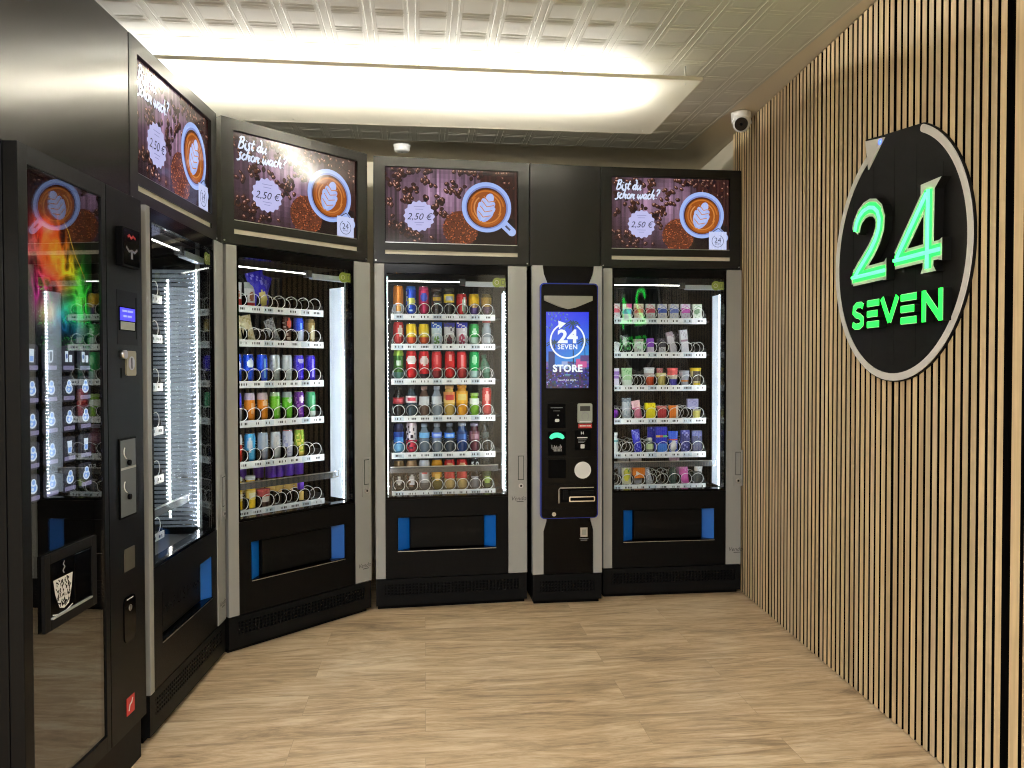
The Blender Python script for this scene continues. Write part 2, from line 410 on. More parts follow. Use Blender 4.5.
# ------------------------------------------------------------------ ceiling light: opal sheet under fluorescent tubes
def opal_mat():
    m = bpy.data.materials.new('opal_acrylic'); m.use_nodes = True; nt = m.node_tree; nt.nodes.clear()
    N = nt.nodes.new; L = nt.links.new
    out = N('ShaderNodeOutputMaterial'); t = N('ShaderNodeBsdfTranslucent'); d = N('ShaderNodeBsdfDiffuse'); mx = N('ShaderNodeMixShader')
    t.inputs['Color'].default_value = (0.90, 0.865, 0.765, 1); d.inputs['Color'].default_value = (0.80, 0.785, 0.73, 1); mx.inputs['Fac'].default_value = 0.35
    L(t.outputs[0], mx.inputs[1]); L(d.outputs[0], mx.inputs[2]); L(mx.outputs[0], out.inputs['Surface']); return m
M_opal = opal_mat()
M_lamp = mat('fluorescent_tube', (1, 1, 1), 0.4, emit=(1.0, 0.965, 0.89), es=TUBE)
M_addedfill = mat('added_fill_sheet', (0.8, 0.8, 0.8), 0.5, emit=(0.98, 0.985, 1.0), es=ADDED_FILL)
AL = R(6.3); F1 = Vector((math.cos(AL), math.sin(AL))); F2 = Vector((-math.sin(AL), math.cos(AL)))
PR = Vector((0.848, 3.455))           # front right corner of the sheet
def ceiling_light(x, y, label, lamp, gap, rows, zr):
    lp = empty('ceiling_light', (x, y, 2.56), AL, label, 'ceiling light', 'opal ceiling lights')
    mb = MB(); mb.quad([(-2.86, 0, 0), (0, 0, 0), (0, 0.79, 0), (-2.86, 0.79, 0)][::-1], M_opal if rows else lamp); mb.build('diffuser_sheet', lp)
    mb = MB(); mb.box(-2.86, 0.0, -0.010, -0.001, -0.004, gap, M_cream); mb.build('rail', lp)
    mb = MB(); mb.box(-2.86, 0.0, 0.790, 0.796, 0.0005, zr, M_cream); mb.build('rail', lp)
    mb = MB(); mb.box(0.0005, 0.006, 0.0, 0.79, 0.0005, zr, M_cream); mb.build('rail', lp)
    for yt in rows:
        for x0 in (-1.46, -2.70):
            mb = MB(); mb.cyl((x0, yt, 0.056), (x0 + 1.20, yt, 0.056), 0.013, m=lamp); mb.build('tube', lp)
        mb = MB(); mb.box(-2.75, -0.2, yt - 0.025, yt + 0.025, 0.070, 0.0765, M_white); mb.build('tube_batten', lp)
    for x_, y_ in [(x_, y_) for x_ in (-0.06, -0.62, -1.25, -1.9, -2.5) for y_ in (0.05, 0.74)]:
        mb = MB(); mb.cyl((x_, y_, -0.004), (x_, y_, 0.0765), 0.0022, m=M_white, seg=8); mb.build('spacer_screw', lp)
ceiling_light(PR.x, PR.y, 'wide opal acrylic light panel glowing under the tiled ceiling above the machines', M_lamp, 0.010, (0.22,), 0.014)
ceiling_light(0.78, -1.08, 'added unseen light panel on the ceiling behind the camera, brightening floor and walls', M_addedfill, 0.0765, (), 0.0765)  # added out-of-view glowing sheet that brightens floor and walls

# ------------------------------------------------------------------ smoke detector and camera
def disc_lathe(prof, m, seg=24):
    mb = MB(); mb.lathe(prof, m, seg); return mb
d = empty('smoke_detector', (-0.672, 4.745, ZC), 0, 'small round white smoke detector on the ceiling above the back machines', 'smoke detector')
mb = MB(); mb.lathe([(0.022, -0.045), (0.040, -0.043), (0.047, -0.034), (0.047, -0.014), (0.052, -0.012), (0.052, -0.0005)], M_white); mb.build('housing', d)
mb = MB(); mb.lathe([(0.006, -0.0475), (0.010, -0.046), (0.010, -0.0445)], M_grey, 10); mb.build('test_button', d)

sc_ = empty('security_camera', (1.232, 4.165, ZC), 0.0, 'white dome security camera with a black lens face beside the slat wall', 'security camera')
mb = MB(); mb.lathe([(0.040, -0.040), (0.050, -0.036), (0.052, -0.006), (0.052, -0.0005)], M_white, 28); mb.build('mounting_base', sc_)
bm = bmesh.new(); bmesh.ops.create_uvsphere(bm, u_segments=28, v_segments=18, radius=0.046)
for v in bm.verts: v.co = v.co + Vector((0, -0.012, -0.062))
mb = MB(); mb.addbm(bm, M_white, smooth=True); ball = mb.build('eyeball_housing', sc_)
dv = Vector((-0.30, -0.88, -0.36)).normalized(); c0 = Vector((0, -0.012, -0.062))
mb = MB(); mb.cyl(c0 + dv * 0.026, c0 + dv * 0.050, 0.0345, 0.0335, 26, M_blackgloss); mb.build('lens_face', sc_)
mb = MB(); mb.cyl(c0 + dv * 0.049, c0 + dv * 0.0535, 0.0095, 0.0085, 16, M_blackmatt); mb.build('lens', sc_)
mb = MB(); mb.tube([c0 + Vector((0.049 * math.cos(t), 0.0, 0.049 * math.sin(t))) for t in [PI * k / 12 for k in range(13)]], 0.006, 6, M_white); mb.build('yoke', sc_)
# ------------------------------------------------------------------ glass-front vending machines
def helix(r, y0, y1, turns, seg=14):
    n = int(turns * seg)
    return [(r * math.sin(2 * PI * k / seg), y0 + (y1 - y0) * k / n, -r * math.cos(2 * PI * k / seg)) for k in range(n + 1)]
_coil = MB(); _coil.tube([(p[0], 0.0004 * k if k < 11 else 0.0044 + (k - 11) * 0.0043, p[2]) for k, p in enumerate(helix(0.031, 0.0, 0.36, 4.6, 20))], 0.0018, 6, M_wire)
COIL = None
U0, PITCH, VS = 0.096, 0.0712, 0.20
def slot_u(i): return U0 + PITCH * (i + 0.5)
M_tagtxt = mat('price_ink', (0.02, 0.02, 0.025), 0.5)
M_tagpap = mat('price_tag_paper', (0.55, 0.62, 0.68), 0.5)
M_vendo = mat('post_lettering', (0.06, 0.06, 0.058), 0.5)
M_push = mat('embossed_letters', (0.013, 0.013, 0.0135), 0.25, spec=0.3)  # lighter than the flap: light on the embossed edges put into the colour

def led_strip(root, x, y, z0, z1, nx, ny, m, back=True):
    mb = MB()
    tx, ty = ny, -nx
    def P(a, b, z): return (x + tx * a + nx * b, y + ty * a + ny * b, z)
    def obox(a0, a1, b0, b1, za, zb, mm):
        n = len(mb.v); mb.v += [P(a0, b0, za), P(a1, b0, za), P(a1, b1, za), P(a0, b1, za), P(a0, b0, zb), P(a1, b0, zb), P(a1, b1, zb), P(a0, b1, zb)]
        for q in ((0, 3, 2, 1), (4, 5, 6, 7), (0, 1, 5, 4), (1, 2, 6, 5), (2, 3, 7, 6), (3, 0, 4, 7)): mb.face([n + i for i in q], mm)
    obox(-0.005, 0.005, 0, 0.002, z0, z1, M_ledback)
    k = int((z1 - z0) / 0.0185)
    for i in range(k):
        z = z0 + (i + 0.5) * (z1 - z0) / k
        obox(-0.0028, 0.0028, 0.002, 0.0040, z - 0.0032, z + 0.0032, m)
    return mb.build('led_strip', root)

def vending_machine(pos, ang, shelves, label, W=0.816, led_ghosts=False, lp=0.053, vz=0.252):
    global COIL
    root = empty('vending_machine', (pos[0], pos[1], 0), ang, label, 'vending machine', 'glass-front vending machines')
    # carcass
    mb = MB()
    mb.box(0.004, 0.052, 0.052, 0.83, 0.166, 1.828, M_black)
    mb.box(0.728, W - 0.004, 0.075, 0.83, 0.166, 1.828, M_black)
    mb.box(0.052, 0.728, 0.80, 0.83, 0.166, 1.828, M_black)
    mb.box(0.052, 0.728, 0.66, 0.80, 0.56, 1.80, M_dark)
    mb.box(0.052, 0.728, 0.052, 0.80, 1.795, 1.828, M_black)
    mb.box(0.052, 0.728, 0.075, 0.80, 0.166, 0.556, M_black)
    mb.box(0.052, 0.728, 0.052, 0.66, 0.556, 0.566, M_tray)
    for k in range(28):                                   # back-wall ribs imitating the stripes of the reflected slats
        x = 0.07 + k * 0.0232; mb.box(x, x + 0.010, 0.654, 0.66, 0.58, 1.78, M_dark)
    mb.build('cabinet', root)
    mb = MB(); mb.box(0.012, W - 0.012, 0.02, 0.80, 0.0, 0.021, M_blackmatt); mb.build('plinth', root)
    # perforated base
    mb = MB(); y0, y1 = -0.008, 0.0; xa, xb, za, zb = 0.05, 0.765, 0.076, 0.138; nx, nz = 38, 4
    mb.box(0.003, W - 0.003, 0.004, 0.80, 0.022, 0.162, M_base)
    mb.box(0.003, xa, y0, 0.004, 0.022, 0.162, M_base); mb.box(xb, W - 0.003, y0, 0.004, 0.022, 0.162, M_base)
    mb.box(xa, xb, y0, 0.004, 0.022, za, M_base); mb.box(xa, xb, y0, 0.004, zb, 0.162, M_base)
    cw, chh = (xb - xa) / nx, (zb - za) / nz; hx, hz = 0.0108, 0.0105
    for r in range(nz):
        z = za + r * chh; mb.box(xa, xb, y0, y1, z, z + (chh - hz) / 2, M_base); mb.box(xa, xb, y0, y1, z + (chh + hz) / 2, z + chh, M_base)
        for c in range(nx + 1):
            x = xa + (c - 0.5) * cw
            mb.box(max(xa, x + (cw + hx) / 2 - 0.0), min(xb, x + cw + (cw - hx) / 2), y0, y1, z + (chh - hz) / 2, z + (chh + hz) / 2, M_base)
    mb.box(xa, xb, 0.001, 0.004, za, zb, M_blackmatt)
    mb.build('base_grille', root)
    # posts
    mb = MB(); mb.box(0.002, lp, -0.012, 0.050, 0.167, 1.829, M_grey, 0.003); mb.build('side_post', root)
    mb = MB(); mb.box(0.711, W - 0.002, -0.012, 0.073, 0.167, 1.829, M_grey, 0.003); pr = mb.build('side_post', root)
    mb = MB(); put_text(mb, 'Vendo', 0.766, vz, -0.0126, 0.032, M_vendo, shear=0.25); mb.box(0.756, 0.794, -0.0127, -0.0121, vz - 0.019, vz - 0.015, M_vendo); mb.build('lettering', pr)
    hd = MB(); hd.box(0.752, 0.806, -0.017, -0.0125, 0.612, 0.815, M_grey, 0.0015); hd.box(0.7635, 0.7945, -0.0176, -0.0168, 0.674, 0.805, M_blackmatt); hd.box(0.766, 0.792, -0.020, -0.0172, 0.677, 0.802, M_grey, 0.001)
    hd = hd.build('door_handle', root)
    mb = MB(); mb.cyl((0.779, -0.0215, 0.642), (0.779, -0.0168, 0.642), 0.0125, m=M_steel, seg=18); mb.cyl((0.779, -0.0225, 0.642), (0.779, -0.0212, 0.642), 0.006, m=M_blackmatt, seg=12); mb.build('lock', hd)
    # door frame
    mb = MB(); F = M_blackgloss
    mb.box(lp + 0.0005, 0.7105, -0.006, 0.050, 1.782, 1.829, F); mb.box(lp + 0.0005, 0.7105, -0.006, 0.050, 0.586, 0.598, F)
    mb.box(lp + 0.0005, 0.065, -0.006, 0.050, 0.598, 1.782, F); mb.box(0.7015, 0.7105, -0.006, 0.050, 0.598, 1.782, F)
    mb.build('door_frame', root)
    mb = MB(); mb.box(0.0655, 0.701, 0.002, 0.006, 0.5985, 1.7815, M_glass); gp = mb.build('glass_pane', root)
    # lime sticker on the glass
    mb = MB(); mb.cyl((0.655, 0.0075, 1.742), (0.655, 0.0066, 1.742), 0.0265, m=M_ytag, seg=26); mb.box(0.672, 0.699, 0.0066, 0.0075, 1.7195, 1.7645, M_ytag)
    for a, b_ in ((0.012, 0.009),):
        mb.prism(arc(0.652, 1.742, a, 0, 2 * PI, 22)[:-1], 0.0060, 0.0062, M_cream); mb.prism(arc(0.652, 1.742, b_, 0, 2 * PI, 22)[:-1], 0.0058, 0.00595, M_ytag)
    mb.box(0.678, 0.694, 0.0060, 0.0064, 1.730, 1.754, M_vendo); mb.box(0.680, 0.692, 0.0058, 0.00595, 1.732, 1.752, M_ytag)
    mb.build('sticker', gp)
    # lower panel with the delivery opening
    mb = MB(); x0, x1, z0, z1 = 0.116, 0.646, 0.310, 0.488; L = M_black
    mb.box(lp + 0.0005, x0, -0.008, 0.050, 0.167, 0.5855, L); mb.box(x1, 0.7105, -0.008, 0.050, 0.167, 0.5855, L)
    mb.box(x0, x1, -0.008, 0.050, 0.167, z0, L); mb.box(x0, x1, -0.008, 0.050, z1, 0.5855, L)
    mb.build('lower_panel', root)
    mb = MB(); mb.box(x0, x1, 0.048, 0.052, z0, z1, M_blackmatt)
    mb.prism([(x0 + 0.004, z0 + 0.0005), (x1 - 0.004, z0 + 0.0005), (x1 - 0.004, z0 + 0.004), (x0 + 0.004, z0 + 0.004)], -0.010, 0.046, M_blackgloss)
    mb.box(x0 + 0.002, x1 - 0.002, -0.0105, -0.0075, z0 - 0.003, z0 + 0.0005, M_steel)
    hatch = mb.build('delivery_hatch', root)
    for s in (0, 1):
        mb = MB(); a, b_ = (x0 + 0.004, x0 + 0.064) if s == 0 else (x1 - 0.004, x1 - 0.062); n = len(mb.v); zz0, zz1 = z0 + 0.005, z1 - 0.003
        mb.v += [(a, -0.006, zz0), (b_, 0.034, zz0), (b_, 0.044, zz0), (a, 0.044, zz0), (a, -0.006, zz1), (b_, 0.034, zz1), (b_, 0.044, zz1), (a, 0.044, zz1)]
        for q in ((0, 3, 2, 1), (4, 5, 6, 7), (0, 1, 5, 4), (1, 2, 6, 5), (2, 3, 7, 6), (3, 0, 4, 7)): mb.face([n + i for i in q], M_blue)
        tag(mb.build('hatch_cheek', hatch), 'blue hatch cheek')
    mb = MB(); mb.box(0.186, 0.580, 0.018, 0.028, 0.320, 0.480, M_black, 0.002)
    yy = 0.0172
    put_text(mb, 'PUSH', 0.374, 0.402, yy, 0.062, M_push, spacing=1.45, bold=-0.001)
    for bx, sg in ((0.232, -1), (0.528, 1)):
        for k in (-1, 1):     # turned-up arrows beside the word
            cx = bx + k * 0.020
            ribbon_quads(mb, [(cx - 0.016, 0.398 + 0.0), (cx, 0.412), (cx + 0.016, 0.398)], 0.005, yy - 0.0004, yy + 0.001, M_push)
        ribbon_quads(mb, [(bx, 0.380), (bx, 0.405)], 0.006, yy - 0.0004, yy + 0.001, M_push)
    mb.build('push_flap', hatch)
    # inner lights
    zt = 1.745
    mb = MB(); mb.cyl((0.068, 0.048, zt), (0.455, 0.048, zt), 0.0035, m=M_tube, seg=10); mb.build('light_tube', root)
    mb = MB(); mb.box(0.456, 0.486, 0.036, 0.066, 1.728, 1.762, M_tray, 0.002); mb.box(0.486, 0.698, 0.030, 0.062, 1.722, 1.748, M_reflect, 0.002); mb.build('tube_holder', root)
    vb = 0.250 if led_ghosts else 0.190
    mb = MB(); mb.box(0.7055, 0.7085, 0.074, vb, 0.600, 1.70, M_panel_dim if led_ghosts else M_panel)  # baffle sheet glows by itself, adding light on the goods
    if led_ghosts:
        for k in range(59): mb.cyl((0.7055, 0.072, 0.611 + k * 0.01846), (0.7055, vb, 0.611 + k * 0.01846), 0.0030, seg=10, m=M_dashrod)  # rods added so the reflected dots show as dashes
    mb.build('light_baffle', root)
    led_strip(root, 0.7000, 0.064, 0.602, 1.700, -0.93, 0.37, M_led)
    if led_ghosts: led_strip(root, 0.6985, 0.182, 0.64, 1.66, -1, 0, M_ledghost)  # warm dots stand in for the first strip's ghost reflection
    led_strip(root, 0.0665, 0.060, 0.602, 1.770, 0.9, 0.43, M_led)
    # lift tray
    mb = MB(); zl = 0.728
    mb.box(0.082, 0.672, 0.100, 0.104, zl - 0.017, zl + 0.014, M_tray); mb.box(0.082, 0.672, 0.096, 0.106, zl + 0.014, zl + 0.018, M_steel); mb.box(0.082, 0.672, 0.104, 0.150, zl - 0.017, zl - 0.013, M_tray)
    for a, b_ in ((0.082, 0.070), (0.672, 0.693)):
        mb.tube([(a, 0.102, zl - 0.012), (b_, 0.102, zl - 0.012), (b_, 0.102, zl + 0.022)], 0.0028, 6, M_chrome)
    mb.build('lift_tray', root)
    # shelves
    for zc in shelves:
        mb = MB(); zp = zc + 0.012
        mb.box(U0, U0 + 8 * PITCH, VS + 0.004, VS + 0.42, zp - 0.006, zp, M_tray)
        mb.box(U0 - 0.004, U0, VS + 0.004, VS + 0.42, zp - 0.02, zp + 0.03, M_tray); mb.box(U0 + 8 * PITCH, U0 + 8 * PITCH + 0.004, VS + 0.004, VS + 0.42, zp - 0.02, zp + 0.03, M_tray)
        mb.box(0.052, U0 - 0.006, VS + 0.1, VS + 0.42, zp - 0.014, zp - 0.004, M_tray); mb.box(U0 + 8 * PITCH + 0.006, 0.728, VS + 0.1, VS + 0.42, zp - 0.014, zp - 0.004, M_tray)
        for k in range(1, 8):
            x = U0 + k * PITCH; mb.box(x - 0.0012, x + 0.0012, VS + 0.012, VS + 0.41, zp, zp + 0.055, M_blackmatt)
        sh = mb.build('shelf', root)
        mb = MB(); mb.box(U0 - 0.006, U0 + 8 * PITCH + 0.006, VS - 0.003, VS + 0.003, zc - 0.017, zc + 0.017, M_strip, 0.0015)
        for k in range(8):
            u = slot_u(k)
            mb.box(u - 0.026, u + 0.026, VS - 0.0040, VS - 0.0028, zc - 0.0125, zc + 0.0125, M_strip if k % 3 else M_tagpap)
            for q in range(5):
                xx = u - 0.020 + q * 0.009
                if rnd.random() < 0.75: mb.box(xx, xx + rnd.uniform(0.003, 0.007), VS - 0.0046, VS - 0.0038, zc - 0.005, zc + 0.006, M_tagtxt)
        mb.build('price_strip', sh)
        for k in range(8):
            if COIL is None:
                COIL = _coil.build('coil', sh); c = COIL
            else:
                c = COIL.copy(); C.objects.link(c); c.parent = sh
            c.location = (slot_u(k), VS + 0.008, zp + 0.0335)
    return root

# ------------------------------------------------------------------ pictures on the screens
class Pic:
    """flat layered picture in the x,z plane, one mesh, colours are emitted by the screen"""
    def __init__(s, x0, x1, z0, z1, y, m):
        s.mb = MB(); s.x0, s.x1, s.z0, s.z1, s.y, s.m = x0, x1, z0, z1, y, m; s.n = 0; s.w = x1 - x0; s.h = z1 - z0; s.tf = None; s.cyc = 0
    def P(s, a, b): return (s.x0 + a * s.w, s.z0 + b * s.w)     # both in units of the width
    def cycle(s, count):      # following shapes share `count` thin layers; 0 ends it
        s.cyc, s.k0, s.kk = count, s.n, 0
    def layer(s):
        if s.cyc: s.kk += 1; s.n = max(s.n, s.k0 + min(s.kk, s.cyc)); return s.y - 0.000022 * (s.k0 + 1 + s.kk % s.cyc)
        s.n += 1; return s.y - 0.000022 * s.n
    def poly(s, pts, col, y=None):
        y = s.layer() if y is None else y
        if sum(pts[i - 1][0] * pts[i][1] - pts[i][0] * pts[i - 1][1] for i in range(len(pts))) < 0: pts = pts[::-1]
        q = []
        for a, b in pts:
            if s.tf: a, b = s.tf(a, b)
            a = min(max(a, 0), 1); b = min(max(b, 0), s.h / s.w); x, z = s.P(a, b); q.append((x, y, z))
        s.mb.quad(q, s.m, lin(col)); return y
    def ell(s, a, b, ra, rb, col, rot=0, n=18, y=None):
        c, d = math.cos(rot), math.sin(rot)
        return s.poly([(a + ra * math.cos(t) * c - rb * math.sin(t) * d, b + ra * math.cos(t) * d + rb * math.sin(t) * c) for t in [2 * PI * k / n for k in range(n)]], col, y)
    def stroke(s, pts, w, col, y=None):
        y = s.layer() if y is None else y
        o = ribbon(pts, w); n = len(pts); Lp, Rp = o[:n], o[n:][::-1]
        for i in range(n - 1): s.poly([Rp[i], Rp[i + 1], Lp[i + 1], Lp[i]], col, y)
    def text(s, body, a, b, size, col, **kw):
        x, z = s.P(a, b); put_text(s.mb, body, x, z, s.layer(), size * s.w, s.m, lin(col), **kw)
    def fill(s, nx, nz, fn):
        y = s.layer(); H = s.h / s.w
        for i in range(nx):
            for j in range(nz):
                a0, a1, b0, b1 = i / nx, (i + 1) / nx, j / nz * H, (j + 1) / nz * H
                x0, z0 = s.P(a0, b0); x1, z1 = s.P(a1, b1)
                s.mb.quad([(x0, y, z0), (x1, y, z0), (x1, y, z1), (x0, y, z1)], s.m, lin(fn((a0 + a1) / 2, (b0 + b1) / 2)))
    def build(s, name, parent): return s.mb.build(name, parent)

def _o(cx, cy, rx, ry): return [(cx + rx * math.cos(t), cy + ry * math.sin(t)) for t in [R(60) + 2 * PI * k / 12 for k in range(13)]]
BRUSH = {
 'B': (.62, [[(.10, 0), (.15, .5), (.20, 1.02)], [(.02, .86), (.20, 1.02), (.42, 1.0), (.50, .82), (.42, .64), (.20, .54)], [(.20, .54), (.46, .50), (.56, .30), (.44, .06), (.24, -.02), (.04, .06)]]),
 'i': (.26, [[(.10, .52), (.07, .16), (.14, .01), (.26, .10)], [(.13, .68), (.15, .76)]]),
 's': (.36, [[(.34, .56), (.22, .62), (.13, .50), (.18, .34), (.26, .16), (.18, -.04), (.0, -.10), (-.06, .0)]]),
 't': (.36, [[(.22, .92), (.13, .40), (.12, .10), (.22, .0), (.34, .10)], [(.0, .56), (.38, .62)]]),
 'd': (.52, [[(.38, .46), (.24, .52), (.08, .34), (.06, .10), (.18, .0), (.34, .18)], [(.34, 1.04), (.40, .70), (.36, .20), (.42, .0), (.52, .08)], [(.18, 1.0), (.34, 1.04)]]),
 'u': (.50, [[(.06, .50), (.03, .18), (.12, .0), (.28, .14), (.36, .34)], [(.38, .52), (.34, .12), (.40, .0), (.50, .08)]]),
 'c': (.38, [[(.34, .42), (.22, .52), (.06, .30), (.08, .06), (.20, -.01), (.36, .10)]]),
 'h': (.48, [[(.20, 1.04), (.10, .50), (.04, .0)], [(.08, .22), (.22, .48), (.34, .46), (.30, .12), (.36, .0), (.48, .08)]]),
 'o': (.44, [_o(.22, .25, .16, .25)]),
 'n': (.48, [[(.08, .52), (.03, .0)], [(.07, .22), (.20, .48), (.33, .46), (.29, .12), (.36, .0), (.48, .08)]]),
 'w': (.64, [[(.05, .52), (.05, .12), (.14, .0), (.26, .20), (.31, .46)], [(.31, .46), (.30, .10), (.40, .0), (.52, .20), (.58, .52)]]),
 'a': (.50, [[(.36, .44), (.22, .52), (.06, .32), (.06, .08), (.16, .0), (.34, .22)], [(.40, .52), (.35, .12), (.40, .0), (.50, .08)]]),
 '?': (.46, [[(.08, .82), (.20, 1.02), (.38, .98), (.40, .74), (.24, .50), (.22, .30)], [(.18, .04), (.20, .10)]]),
 ' ': (.26, [])}
def brush_text(p, body, a, b, size, col, shear=0.22, w=0.105):
    x = a
    for chh in body:
        adv, sts = BRUSH[chh]
        for st in sts:
            q = [(x + (u + v * shear) * size, b + v * size) for u, v in st]; n = len(q)
            p.stroke(q, [size * w * (0.75 + 0.5 * math.sin(PI * (i + .4) / n)) for i in range(n)], col)
        x += adv * size * 0.98

def cup(p, cx, cz, r, hang=-0.75, leaf=0.35):
    """cup of latte seen from above"""
    hx, hz = math.cos(hang), math.sin(hang)
    p.stroke([(cx + hx * r * 0.9, cz + hz * r * 0.9), (cx + hx * r * 1.42, cz + hz * r * 1.42)], r * 0.34, (160, 182, 236))
    p.ell(cx + hx * r * 1.40, cz + hz * r * 1.40, r * 0.17, r * 0.17, (168, 190, 240))
    p.stroke([(cx + hx * r * 1.05, cz + hz * r * 1.05), (cx + hx * r * 1.30, cz + hz * r * 1.30)], r * 0.08, (70, 66, 90))
    p.ell(cx, cz, r, r, (158, 182, 240), n=40)
    p.ell(cx + r * 0.01, cz - r * 0.01, r * 0.86, r * 0.86, (126, 140, 200), n=36)
    p.ell(cx, cz - r * 0.02, r * 0.80, r * 0.80, (74, 36, 18), n=36)
    p.ell(cx + r * 0.02, cz - r * 0.04, r * 0.76, r * 0.75, (150, 76, 22), n=34)
    for k, (rr, a0, a1, c) in enumerate(((0.68, 0.1, 2.6, (192, 112, 40)), (0.60, -2.8, -0.3, (204, 128, 58)), (0.67, -2.2, -0.6, (176, 96, 34)), (0.56, -0.5, 1.2, (206, 130, 60)), (0.62, 2.4, 3.7, (190, 108, 44)), (0.50, 2.2, 4.4, (206, 140, 84)))):
        p.stroke(arc(cx, cz - r * 0.03, r * rr, a0, a1, 14), r * 0.055, c)
    # leaf: lobes on a tilted stem
    ax, az = math.sin(leaf), math.cos(leaf); nx, nz = az, -ax
    for k, (t, wd, c) in enumerate(((-0.34, 0.30, (160, 178, 232)), (-0.12, 0.36, (172, 190, 240)), (0.10, 0.26, (166, 184, 236)))):
        for sgn in (-1, 1):
            x, z = cx + ax * r * t + nx * r * wd * 0.55 * sgn, cz + az * r * t + nz * r * wd * 0.55 * sgn
            p.ell(x, z, r * 0.12, r * (0.30 - 0.04 * k), c, rot=-leaf + sgn * -0.5)
    p.ell(cx + ax * r * -0.14, cz + az * r * -0.14, r * 0.15, r * 0.42, (176, 192, 240), rot=-leaf)
    p.ell(cx + ax * r * 0.36, cz + az * r * 0.36, r * 0.17, r * 0.22, (176, 190, 238), rot=-leaf)
    for t in (-0.42, -0.20, 0.02, 0.22):
        for sgn in (-1, 1):
            p.stroke([(cx + ax * r * t, cz + az * r * t), (cx + ax * r * (t + 0.16) + nx * r * 0.26 * sgn, cz + az * r * (t + 0.16) + nz * r * 0.26 * sgn)], r * 0.035, (196, 130, 84))

def bean(p, a, b, sz, rr):
    rot = rr.uniform(0, PI); d = rr.random()
    p.ell(a + sz * 0.25, b - sz * 0.3, sz * 1.1, sz * 0.8, (24, 14, 22), rot, 9)
    p.ell(a, b, sz, sz * 0.74, (46 + int(30 * d), 24 + int(14 * d), 22), rot, 10)
    if d > .25: p.ell(a - sz * 0.15, b + sz * 0.22, sz * 0.5, sz * 0.28, (128 + int(90 * d), 90 + int(80 * d), 78 + int(76 * d)), rot, 8)

def coffee_advert(x0, x1, z0, z1, y, name, parent, words=True, tagcard=True, seed=3):
    rr = random.Random(seed); p = Pic(x0, x1, z0, z1, y, M_screen); H = p.h / p.w
    stripes = [rr.uniform(-1, 1) for _ in range(60)]
    def wood(a, b):
        d = math.hypot((a - 0.40) / 0.42, (b - 0.36) / 0.34); k = max(0.0, 1.0 - d * 0.78)
        base = (34 + 138 * k, 20 + 116 * k, 26 + 140 * k)
        if a > 0.72: base = (54 + 20 * k, 28 + 10 * k, 26 + 14 * k)
        s_ = 1.0 + 0.22 * stripes[int(a * 59.9)] + rr.uniform(-0.05, 0.05)
        if int(a * 60) % 9 == 4: s_ *= 0.72
        return tuple(max(0, min(255, v * s_)) for v in base)
    p.fill(60, 16, wood)
    p.cycle(24)
    for (a, b, n, sp) in ((0.07, 0.52, 16, .045), (0.20, 0.55, 6, .035), (0.31, 0.53, 9, .035), (0.34, 0.46, 5, .03), (0.22, 0.42, 5, .025), (0.15, 0.40, 9, .04), (0.17, 0.33, 10, .035), (0.05, 0.44, 8, .03), (0.50, 0.44, 12, .04), (0.53, 0.38, 6, .025), (0.42, 0.33, 10, .035), (0.37, 0.28, 7, .03), (0.28, 0.33, 4, .025), (0.40, 0.23, 6, .03),
                          (0.04, 0.12, 12, .035), (0.14, 0.10, 12, .035), (0.17, 0.04, 7, .03), (0.26, 0.05, 4, .025), (0.35, 0.04, 1, .01), (0.60, 0.55, 14, .05), (0.74, 0.54, 14, .05), (0.88, 0.53, 14, .05), (0.96, 0.46, 6, .03), (0.03, 0.3, 5, .03)):
        for _ in range(n): bean(p, a + rr.gauss(0, sp), min(H - .012, max(.012, b + rr.gauss(0, sp * .7))), rr.uniform(0.015, 0.020), rr)
    p.cycle(0)
    p.poly([(0.66, 0), (0.99, 0), (0.99, 0.20), (0.80, 0.22), (0.66, 0.12)], (26, 16, 18))
    p.ell(0.565, 0.115, 0.135, 0.135, (96, 48, 30), n=30)
    p.cycle(5)
    for _ in range(260):
        t = rr.uniform(0, 2 * PI); q = 0.138 * math.sqrt(rr.random()); d = rr.random()
        p.ell(0.565 + q * math.cos(t), 0.115 + q * math.sin(t), 0.0055, 0.0045, (120 + 90 * d, 62 + 56 * d, 34 + 36 * d) if rr.random() < .6 else (58, 30, 22), 0, 6)
    p.cycle(0); cup(p, 0.765, 0.285, 0.192)
    if tagcard:
        p.poly([(0.828, 0.0), (0.980, 0.0), (0.980, 0.150), (0.828, 0.150)], (196, 204, 240))
        p.stroke([(0.865, 0.150), (0.91, 0.180), (0.945, 0.150)], 0.006, (50, 46, 60))
        p.stroke(arc(0.904, 0.072, 0.050, R(70), R(-240), 20), 0.004, (50, 54, 80)); p.text('24', 0.904, 0.078, 0.060, (40, 44, 70)); p.text('SEVEN', 0.904, 0.048, 0.017, (40, 44, 70))
    # scalloped price roundel
    cx, cz, r = 0.250, 0.20, 0.112
    p.poly([(cx + (r + 0.006 * math.cos(16 * t)) * math.cos(t), cz + (r + 0.006 * math.cos(16 * t)) * math.sin(t)) for t in [2 * PI * k / 96 for k in range(96)]], (188, 188, 232))
    p.text('2,50 \u20ac', cx, cz - 0.006, 0.070, (36, 34, 60), shear=0.3)
    for b, w_ in ((0.072, 0.08), (0.052, 0.06), (-0.048, 0.07), (-0.066, 0.045)):
        p.stroke([(cx - w_ / 2, cz + b), (cx + w_ / 2, cz + b)], 0.004, (136, 134, 180))
    if words:
        brush_text(p, 'Bist du', 0.030, H - 0.100, 0.076, (214, 226, 250), w=0.135); brush_text(p, 'schon wach?', 0.030, H - 0.174, 0.076, (214, 226, 250), w=0.135)
    return p.build(name, parent)

